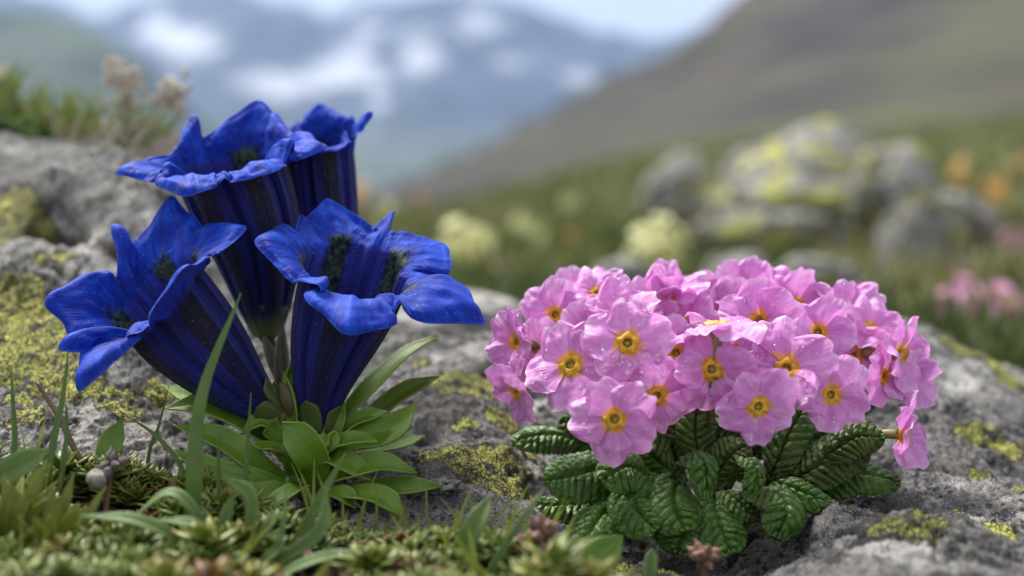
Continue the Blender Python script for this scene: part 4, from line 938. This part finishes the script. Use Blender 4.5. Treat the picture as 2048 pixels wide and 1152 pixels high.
blade([(1300, 1180, 30.4), (1300, 1150, 30.4), (1302, 1120, 30.5), (1304, 1096, 30.6)], .30, 'small green leaf tip at the bottom edge below the primrose leaves', 'leaf', 'pale', 'small_leaf', prof='lance')
blade([(212, 950, 34.4), (214, 915, 34.6), (225, 880, 34.8), (246, 838, 35.0)], .62, 'single upright oval leaf behind the dark seed head on the rock', 'leaf', 'gleaf', 'upright_leaf', prof='lance', fold=.2)
blade([(-60, 985, 30.5), (0, 950, 30.5), (50, 925, 30.6), (100, 898, 30.8)], .55, 'pale wet leaf entering from the left edge', 'leaf', 'pale', 'pale_leaf', prof='lance')
def stem_obj(pts, r, mat, name, label, cat, group=None):
    c = catmull([P(*q) for q in pts], 30); V, Fs = tube(c, np.linspace(r, r*.55, 30), 8)
    return tag(mk(name, V, Fs, M[mat], None, origin=c[0]), label, cat, group)
stem_obj([(178, 950, 34.0), (150, 900, 34.0), (118, 835, 34.2), (74, 765, 34.4)], .095, 'brown', 'dry_stalk', 'dry reddish brown stem leaning left before the lichened rock', 'stem')
stem_obj([(60, 985, 31.5), (120, 1015, 31.0), (140, 1050, 30.8), (150, 1090, 30.6)], .075, 'brown', 'dry_twig', 'bent brown twig lying on the cushion plants at left', 'twig')
# weed with narrow pale leaves
wc = P(455, 1165, 29.6); wp = empty('narrow_leaved_plant', wc); tag(wp, 'weed with long narrow pale green arching leaves at the bottom edge', 'plant')
for pts, w_, up in [
 ([(400, 1160, 29.4), (360, 1085, 28.8), (270, 1040, 28.6), (158, 1032, 28.8)], .46, (-.2, -.6, .75)),
 ([(430, 1150, 29.8), (400, 1040, 29.8), (340, 985, 30.0), (262, 1040, 30.2)], .40, (-.3, -.5, .8)),
 ([(470, 1160, 29.8), (500, 1060, 29.6), (500, 990, 29.6), (444, 952, 29.8)], .52, (-.3, -.85, .4)),
 ([(480, 1160, 29.6), (560, 1120, 29.0), (640, 1060, 29.0), (655, 972, 29.4)], .48, (.1, -.85, .4)),
 ([(500, 1185, 29.0), (580, 1140, 28.6), (670, 1110, 28.6), (768, 1120, 28.6)], .44, (.1, -.6, .8)),
 ([(440, 1160, 29.4), (430, 1110, 29.0), (390, 1050, 28.8), (310, 1040, 28.9)], .42, (-.2, -.6, .7)),
 ([(450, 1160, 30.0), (440, 1100, 30.0), (450, 1040, 30.0), (470, 980, 30.2)], .46, (0, -.95, .2)),
 ([(470, 1160, 29.6), (490, 1110, 29.4), (530, 1060, 29.4), (556, 1010, 29.8)], .34, (.1, -.95, .2)),
 ([(480, 1160, 30.2), (520, 1100, 29.8), (560, 1080, 29.8), (575, 955, 30.6)], .24, (.1, -.95, .2)),
 ([(440, 1160, 30.2), (410, 1110, 30.2), (395, 1040, 30.4), (380, 1000, 30.6)], .34, (0, -.95, .2)),
 ([(490, 1170, 29.2), (520, 1130, 28.9), (560, 1090, 28.9), (545, 1060, 29.0)], .34, (0, -.7, .6)),
 ([(460, 1170, 28.8), (430, 1150, 28.4), (400, 1120, 28.3), (360, 1150, 28.3)], .38, (0, -.7, .6))]:
    leaf('leaf', M['pale'], [P(*q) for q in pts], w_*.62, up, wp, ns=40, nt=11, prof='lance', fold=.3, cup=-.1, thick=.03)
# bushy yellow green tufts, out of focus at the left
def tuft(cx, cy, D, n, ln, wd, seed, label, name='sedge_tuft', mat='blade', spread=.55, cat='tuft', lean=0.):
    rs_ = np.random.default_rng(seed); c = P(cx, cy, D); c[2] = min(c[2], float(bed_z(c[0], c[1]))+.2); t = empty(name, c); tag(t, label, cat)
    for k in range(n):
        a = rs_.random()*6.283; e = spread*(rs_.random()**.7); L_ = ln*(.55+.6*rs_.random()); d = np.array([math.cos(a)*e+lean, math.sin(a)*e, 1.]); d = nrm(d)
        p0 = c+np.array([rs_.normal()*.22, rs_.normal()*.22, -.1]); p1 = p0+d*L_*.5+np.array([0, 0, .08*L_]); p2 = p0+d*L_+np.array([d[0]*.25*L_, d[1]*.25*L_, -.12*L_*rs_.random()])
        leaf('leaf', M[mat], [p0, p1, p2], wd*(.7+.5*rs_.random()), (rs_.normal()*.4, -.9, .3), t, ns=16, nt=7, prof='lance', fold=.3, thick=.025)
M['tuftleaf'] = leaf_mat('tuft_leaf', (.15, .19, .03), (.32, .36, .08), rough=.5, trans=.25, spots=(.22, .14, .05))
tuft(20, 1130, 30.0, 26, 2.3, .30, 1, 'bushy yellow green tuft filling the bottom left corner', mat='tuftleaf')
tuft(115, 1150, 29.6, 22, 2.0, .30, 2, 'yellow green tuft second from the bottom left corner', mat='tuftleaf', lean=.1)
tuft(60, 1045, 32, 16, 1.5, .24, 3, 'small yellow green tuft rising behind the corner tuft', mat='tuftleaf')
tuft(215, 1145, 29.8, 16, 1.4, .28, 4, 'low reddish green tuft under the arching pale leaf', mat='tuftleaf')
tuft(940, 1125, 31.0, 10, 1.0, .24, 5, 'small green tuft at the foot of the broad pointed leaf', mat='gleaf')
tuft(30, 930, 34.0, 10, .9, .16, 6, 'tiny green shoots at the foot of the lichened rock by the left edge', mat='gleaf')
# seed heads
def seedhead(c, r, mat, label, stalk, seed, lobes=7, cat='seed head', smat='brown', name='dried_seedpod'):
    c = P(*c); pts = catmull([P(*q) for q in stalk], 20); t = empty(name, pts[0]); tag(t, label, cat); rs_ = np.random.default_rng(seed)
    V, Fs = tube(pts, .06, 7); mk('stalk', V, Fs, M[smat], t)
    b = MB()
    for k in range(lobes*2):
        d = nrm(rs_.normal(size=3)+np.array([0, -.2, .2])); q = c+d*r*.52; V, Fs = ball(q, r*(.24+.10*rs_.random()), 10, 7, (1, 1, 1), .35, seed+k); b.add(V, Fs)
        tip = c+d*r*1.2; V, Fs = tube(bez([q, tip], 6), [r*.20, r*.26, r*.24, r*.13, r*.05, .004], 7); b.add(V, Fs)
    b.mk('capsules', M[mat], t); return t
seedhead((1080, 1072, 29.6), .46, 'seed', 'reddish brown dried seed head on a forked stem left of the primrose leaves', [(1090, 1190, 29.6), (1088, 1150, 29.6), (1084, 1120, 29.6), (1080, 1080, 29.6)], 1)
stem_obj([(1000, 1112, 29.8), (1020, 1095, 29.8), (1045, 1082, 29.7), (1075, 1074, 29.6)], .055, 'brown', 'dry_twig', 'dry brown twig running into the reddish seed head from the left', 'twig')
seedhead((1408, 1118, 30.6), .42, 'seed', 'brown dried seed head at the bottom edge in front of the primrose leaves', [(1405, 1200, 30.6), (1408, 1165, 30.6), (1408, 1140, 30.6), (1408, 1120, 30.6)], 2)
seedhead((224, 930, 32.2), .38, 'seed_grey', 'dark purplish grey seed head over the round white puff', [(212, 1050, 32.2), (214, 1010, 32.2), (220, 960, 32.2), (224, 932, 32.2)], 3, 5)
seedhead((607, 1105, 29.6), .34, 'seed', 'pinkish brown withered flower among the pale narrow leaves', [(600, 1180, 29.6), (602, 1150, 29.6), (606, 1120, 29.6), (607, 1105, 29.6)], 4, 4)
seedhead((408, 1140, 28.2), .42, 'seed', 'blurred brown seed head at the foot of the tallest grass blade', [(410, 1200, 28.2), (410, 1180, 28.2), (408, 1150, 28.2), (408, 1140, 28.2)], 5, 6)
t = empty('seed_puff', P(212, 1060, 32.4)); tag(t, 'round pale grey fuzzy puff on a thin stem below the dark seed head', 'seed head')
V, Fs = tube(catmull([P(212, 1060, 32.4), P(213, 1020, 32.3), P(205, 985, 32.2), P(196, 962, 32.1)], 16), .06, 7); mk('stalk', V, Fs, M['brown'], t)
V, Fs = ball(P(194, 960, 32.0), .235, 28, 20, (1, 1, 1), .22, 8); mk('puff', V, Fs, M['puff'], t)
# dry bracts at the bottom
t = empty('withered_bract', P(800, 1165, 30.0)); tag(t, 'dry reddish brown star of bracts on the mat below the rosette', 'bract')
for k in range(6):
    a = k*1.05+.3; p = P(800, 1140, 30); leaf('bract', M['brown'], [p, p+np.array([math.cos(a)*.25, math.sin(a)*.2, .18]), p+np.array([math.cos(a)*.5, math.sin(a)*.35, .22])], .22, (0, 0, 1), t, ns=10, nt=5)
stem_obj([(800, 1190, 30.0), (801, 1175, 30.0), (800, 1155, 30.0), (800, 1138, 30.0)], .05, 'brown', 'bract_stem', 'short brown stub under the star of dry bracts', 'stem') if False else None
# a few loose dry crumbs on the rock by the rosette
for (a, b_, d, r_, sd, lb) in ((818, 905, 37.4, .22, 1, 'pinkish grey pebble wedged beside the gentian leaves'), (845, 850, 38.2, .26, 2, 'thin pale stone flake lying above the pebble beside the rosette'), (885, 985, 35.6, .34, 3, 'pale grey knobbly stone set in the rock below the gentian leaves'), (1290, 1095, 33.6, .2, 4, 'tiny grey stone under the primrose leaf tips')):
    c = P(a, b_, d); c[2] = float(rock_h(c[0], c[1]))+.02; V, Fs = ball(c, r_, 30, 20, (1.2, 1, .6), .55, sd*3); o = mk('stone', V, Fs, M['rock'], None, origin=c); tag(o, lb, 'stone')

def fine_grass():
    rs_ = np.random.default_rng(44); b = MB(); k = 0
    while k < 230:
        D = 27.5+9*rs_.random(); px = -150+1300*rs_.random(); x = (px-1024)/F*D; m_ = cover_mask(x, D, ground_z(x, D))
        if m_ < 0 or fbm(np.array([[x*.3, D*.3, 5.]]), 2, 4)[0] < -.1: continue
        k += 1; p = np.array([x, D, float(bed_z(x, D))]); L_ = .7+1.5*rs_.random()**2; d = nrm([rs_.normal()*.35, rs_.normal()*.25, 1.])
        V, Fc, A = leaf_arrays([p, p+d*L_*.5, p+d*L_+np.array([d[0]*.4*L_, 0, -.1*L_])], .07+.05*rs_.random(), (rs_.normal()*.5, -.9, .2), ns=10, nt=3, prof='grass'); b.add(V, Fc, along=A['along'], across=A['across'])
    o = b.mk('fine_grass', M['tuftleaf'], origin=(-6, 31, 0)); tag(o, 'fine short grass growing through the cushion plants', 'grass', kind='stuff')
fine_grass()
# ================================================================== behind: boulders, tufts, meadow flowers
M['turf'] = leaf_mat('turf_blade', (.07, .095, .03), (.17, .19, .07), rough=.6, trans=.3)
def far_lichen_rock(cx, cy, D, rw, rh, rd, seed, label, name='boulder', lich=.62, sharp=.5, drop=0):
    c = P(cx, cy, D); k = D/F; n = 120
    V, Fs = ball((0, 0, 0), 1, n, 80, (1, 1, 1)); d = V
    rp = np.random.default_rng(seed+40); pn_ = nrm(rp.normal(size=(22, 3))); hp = .72+.30*rp.random(22)
    dd = d/np.linalg.norm(d, axis=1, keepdims=True); rad = 1/np.maximum(((np.maximum(dd@pn_.T, 0)/hp)**14).sum(1), 1e-9)**(1/14); q = dd*np.minimum(rad, 1.25)[:, None]
    q = q*(1+.4*sharp*fbm(d*1.3+seed*3, 4, seed, .5)[:, None]+.06*fbm(d*6+seed, 3, seed, .5, True)[:, None])
    V = q*np.array([rw*k, rd*k, rh*k])
    li = np.clip(.85*lich*sstep(-.12, .25, fbm(d*4.5+seed*7, 4, seed+4)), 0, 1); org = c+np.array([0, 0, -rh*k*.8])
    o = mk(name, V+c, Fs, M['rock_far'], None, origin=org, attrs={'lichen': li, 'soil_shade': np.zeros(len(li))}); return tag(o, label, 'boulder')
far_lichen_rock(1360, 395, 190, 92, 78, 90, 1, 'rounded pale grey boulder at the left of the background rocks', lich=.55)
far_lichen_rock(1640, 420, 175, 250, 145, 160, 2, 'largest background boulder, grey with yellow green lichen', lich=.8)
far_lichen_rock(1790, 385, 150, 95, 95, 80, 3, 'lichened block leaning on the right end of the largest boulder', lich=.62)
far_lichen_rock(1560, 345, 195, 120, 62, 90, 21, 'pale angular boulder peeping over the middle of the boulder pile', lich=.4)
far_lichen_rock(1920, 450, 165, 80, 78, 80, 22, 'grey block at the far right end of the boulder pile', lich=.35)
far_lichen_rock(1840, 510, 135, 105, 130, 80, 4, 'grey boulder below the lichened block, beside the pink flower cluster', lich=.55)
far_lichen_rock(1640, 575, 100, 130, 62, 90, 5, 'low flat grey green boulder just behind the pink primrose dome', lich=.5)
far_lichen_rock(1470, 555, 105, 70, 48, 60, 6, 'small boulder behind the middle of the primrose dome', lich=.3)
far_lichen_rock(1500, 470, 150, 120, 60, 70, 7, 'yellowish lichened boulder below the pale rounded one', lich=.72)
far_lichen_rock(930, 655, 62, 190, 78, 150, 8, 'grey shaded rock between the gentian and the primrose', lich=.12)
far_lichen_rock(1240, 560, 95, 60, 40, 50, 9, 'small grey boulder under the cream flower cluster', lich=.2)
far_lichen_rock(1720, 690, 68, 120, 60, 60, 10, 'grey boulder hidden behind the right side of the primrose dome', lich=.3)
far_lichen_rock(-10, 170, 61, 50, 50, 60, 12, 'lichen covered knob at the far left behind the grass tuft', lich=.9)

# meadow grass: thousands of blades in one object
def build_meadow_grass():
    rs_ = np.random.default_rng(3); n = 30000; u = rs_.random(n); D = 62*np.exp(u**.8*math.log(1400/62)); px = 560+1700*rs_.random(n); x = (px-1024)/F*D; z = meadow_z(x, D)
    keep = fbm(np.stack([x*.06, D*.03, x*0], -1), 3, 6) > -.35; x, D, z = x[keep], D[keep], z[keep]; n = len(x)
    h = (.9+2.4*rs_.random(n)**2)*(1+D/450); w_ = (.10+.10*rs_.random(n))*(1+D/170); a = rs_.random(n)*6.28; ln = rs_.normal(size=(n, 2))*.35
    s = np.array([0, .4, .75, 1.]); ww = np.array([1, .85, .5, .05])
    C = np.stack([x[:, None]+ln[:, :1]*h[:, None]*s**2, D[:, None]+ln[:, 1:]*h[:, None]*s**2, z[:, None]-.2+h[:, None]*s], -1)
    sd = np.stack([np.cos(a), np.sin(a), a*0], -1)[:, None]*(w_[:, None]*ww)[..., None]
    V = np.stack([C-sd, C+sd], 2).reshape(-1, 3); base = grid_faces(4, 2); Fc = (base[None]+(np.arange(n)*8)[:, None, None]).reshape(-1, 4)
    tone = np.clip(.45+.9*fbm(np.stack([x*.05, D*.03, x*0+9], -1), 3, 16)+rs_.normal(size=n)*.18, 0, 1)
    m = NT('meadow_grass'); c = m.ramp(m.attr('tone'), [(0, (.045, .075, .016)), (.4, (.10, .125, .032)), (.7, (.20, .20, .075)), (1, (.34, .28, .16))]); mat = m.bsdf(c, .6, trans=.3)
    o = mk('meadow_grass', V, Fc, mat, origin=(0, 200, 0), attrs={'tone': np.repeat(tone, 8)}); tag(o, 'blurred green and straw coloured meadow grass around the boulders', 'grass', kind='stuff')
build_meadow_grass()

# tuft of grass and bleached stems on top of the left rock
def rock_tuft():
    c = P(130, 275, 56.5); t = empty('grass_tuft', c); tag(t, 'dry grass tuft with bleached stems on the top of the left rock', 'tuft'); rs_ = np.random.default_rng(9)
    def lay(name, mat, n, x0, x1, y0, hmin, hmax, w_, lean=0., lsd=.3):
        b = MB()
        for k in range(n):
            px = x0+(x1-x0)*rs_.random(); D = 54.5+4*rs_.random(); p = P(px, y0+np.interp(px, [0, 120, 200, 320], [-40, 5, 22, 38]), D); L_ = hmin+(hmax-hmin)*rs_.random(); d = nrm([lean+rs_.normal()*lsd, rs_.normal()*.25, 1.])
            V, Fc, A = leaf_arrays([p, p+d*L_*.5, p+d*L_+np.array([d[0]*.3*L_, 0, -.1*L_])], w_*(.6+.7*rs_.random()), (rs_.normal()*.5, -.9, .2), ns=10, nt=3, prof='grass'); b.add(V, Fc, along=A['along'], across=A['across'])
        V, Fs, A = b.out(); return tag(mk(name, V, Fs, M[mat], t, attrs=A), kind='stuff')
    lay('green_blades', 'turf', 300, -60, 330, 262, .6, 2.7, .11)
    lay('small_green_leaves', 'pale', 300, -40, 300, 285, .3, 1.1, .22, 0, .7)
    lay('straw_leaves', 'straw', 300, 120, 335, 292, .5, 2.2, .16, .45, .5)
    b = MB()
    for (pts, r) in (([(200, 300, 56), (225, 240, 56), (245, 200, 55.5), (262, 160, 55)], .10), ([(215, 300, 56), (255, 230, 56), (300, 205, 55.5), (352, 180, 55)], .11), ([(180, 290, 57), (190, 250, 57), (215, 210, 56.5), (245, 195, 56)], .09), ([(230, 300, 55.5), (270, 250, 55.5), (310, 235, 55.5), (335, 205, 55)], .08), ([(205, 300, 56), (180, 260, 56), (200, 220, 56), (225, 150, 56)], .06), ([(240, 300, 55), (260, 270, 55), (300, 250, 55), (350, 190, 54.6)], .07)):
        V, Fs = tube(catmull([P(*q) for q in pts], 18), np.linspace(r, r*.6, 18), 7); b.add(V, Fs)
        for k in range(26):
            q = pts[-1]; p = P(q[0], q[1], q[2])+rs_.normal(size=3)*np.array([.22, .2, .30]); V, Fs = ball(p, .07+.08*rs_.random(), 7, 5, (1, 1, 1.6)); b.add(V, Fs)
    b.mk('bleached_stem', M['straw'], t)
    # turf and roots it grows from
    cc = [P(-60, 232, 57), P(40, 240, 56.5), P(110, 272, 56), P(180, 300, 55.5), P(290, 312, 55.5)]
    c_ = catmull(cc, 60); V, Fs = tube(c_, (.30+.25*np.sin(np.linspace(0, 3.1, 60)))*1.3, 30); V = V+.25*fbm(V*1.6, 4, 3)[:, None]*nrm(rs_.normal(size=V.shape))*.0+np.stack([.25*fbm(V*2.1+k*9, 4, 3+k) for k in range(3)], -1)
    mk('root_turf', V, Fs, M['turfroot'], t)
M['turfroot'] = simple('turf_root', (.035, .022, .014), (.13, .085, .055), 130, .9, 0, .15)
rock_tuft()

# meadow flowers, each a plant of its own
def flat(name, c1_, c2_, trans=.25): 
    m = NT(name); n = m.noise(90, 3); return m.bsdf(m.ramp(n, [(.35, c1_), (.65, c2_)]), .6, trans=trans)
M['cream'] = flat('cream_petal', (.62, .62, .22), (.82, .80, .50)); M['orange'] = flat('orange_petal', (.62, .33, .08), (.78, .52, .22)); M['pinkf'] = flat('pink_petal', (.58, .20, .42), (.78, .42, .62)); M['rust'] = flat('rusty_petal', (.36, .15, .10), (.55, .28, .18)); M['lime'] = flat('lime_petal', (.42, .50, .16), (.60, .66, .30))
def cluster(px, py, D, rpx, n, mat, label, seed, group=None, flr=.32, name='meadow_flower', tall=None):
    D = D*1.45; rs_ = np.random.default_rng(seed); k = D/F; c = P(px, py, D); R = rpx*k; h = tall if tall else 2.2*R+1.5; foot = np.array([c[0]+.3*R*rs_.normal(), c[1], min(c[2]-R*.8, float(meadow_z(c[0], c[1])))]); h = c[2]-foot[2]
    t = empty(name, foot); tag(t, label, 'flower', group)
    V, Fs = tube(bez([foot, foot*.5+c*.5+np.array([.2*R, 0, 0]), c], 10), max(.05, .06*R), 6); mk('stem', V, Fs, M['turf'], t, attrs={'along': np.zeros(len(V)), 'across': np.zeros(len(V))})
    for q in range(5):
        a = rs_.random()*6.28; e = np.array([math.cos(a), math.sin(a), 0]); leaf('leaf', M['turf'], [foot, foot+e*R*.4+np.array([0, 0, h*.35]), foot+e*R*.8+np.array([0, 0, h*.5])], R*.3, (0, -.6, .7), t, ns=10, nt=5)
    for q in range(n):
        d = nrm(rs_.normal(size=3)*np.array([1, 1, .85])); p = c+d*R*(.35+.6*rs_.random()); z = nrm(d+np.array([0, -.4, .5])); B = basis(z, rs_.random()*6); fr = R*flr*(.8+.4*rs_.random()); b = MB()
        for a in range(5):
            aa = a*1.2566; u_ = np.array([math.cos(aa), math.sin(aa), .35]); s_ = np.array([-math.sin(aa), math.cos(aa), 0]); pts = np.array([u_*.12, u_*.6+s_*.38, u_*1.0+s_*.22, u_*.92, u_*1.0-s_*.22, u_*.6-s_*.38, u_*.6+np.array([0, 0, .06])])*fr
            b.add(p+pts@B.T, np.array([(0, 6, 1), (1, 6, 2), (2, 6, 3), (3, 6, 4), (4, 6, 5), (5, 6, 0)]))
        b.mk('blossom', M[mat], t)
    return t
CG = 'cream flower clusters in the meadow'
cluster(935, 490, 85, 58, 34, 'cream', 'cream flower cluster left of the meadow centre, right of the blue trumpet', 1, CG)
cluster(1315, 500, 82, 66, 38, 'cream', 'cream yellow flower cluster directly above the primrose dome', 2, CG)
cluster(1045, 440, 150, 26, 10, 'cream', 'small faint cream flower between the two cream clusters', 3, CG)
cluster(1140, 400, 190, 22, 9, 'cream', 'distant pale flower above the meadow centre', 4, CG)
cluster(1075, 470, 130, 34, 10, 'lime', 'yellow green flower in the meadow centre', 14, CG)
cluster(1130, 480, 120, 30, 9, 'orange', 'faint orange flower just left of the big cream yellow cluster', 15)
cluster(1490, 332, 180, 24, 10, 'pinkf', 'small pink flower above the background boulders', 5)
cluster(1555, 350, 175, 32, 12, 'lime', 'lime green flower next to the small pink one above the boulders', 6)
cluster(1380, 375, 150, 22, 8, 'rust', 'dull reddish flower before the pale rounded boulder', 7)
cluster(1465, 455, 120, 22, 8, 'orange', 'salmon flower in front of the lichened boulders', 8)
OG = 'orange flowers at the right'
cluster(1925, 340, 150, 34, 14, 'orange', 'left orange flower of the pair above the right meadow', 9, OG)
cluster(1990, 372, 140, 38, 14, 'orange', 'lower and larger orange flower of the right meadow', 10, OG)
cluster(2040, 320, 150, 30, 10, 'orange', 'orange flower cut by the right edge', 11, OG)
cluster(2030, 488, 110, 34, 14, 'pinkf', 'pink flower cut by the right edge below the orange ones', 12)
cluster(1925, 605, 62, 56, 26, 'pinkf', 'left half of the pink flower cluster behind the right rock', 13, 'pink flowers behind the right rock')
cluster(1985, 615, 64, 62, 30, 'pinkf', 'larger right half of the pink flower cluster behind the right rock', 16, 'pink flowers behind the right rock')
cluster(720, 385, 95, 30, 12, 'orange', 'pale orange flower between the blue trumpets and the sky', 17)
cluster(838, 400, 105, 22, 9, 'rust', 'salmon flower on a thin stalk above the right blue trumpet', 18)
cluster(770, 420, 100, 24, 9, 'cream', 'small whitish flower behind the right blue trumpet', 19)
cluster(1010, 545, 80, 28, 9, 'rust', 'brownish seed cluster above the shaded rock', 20)
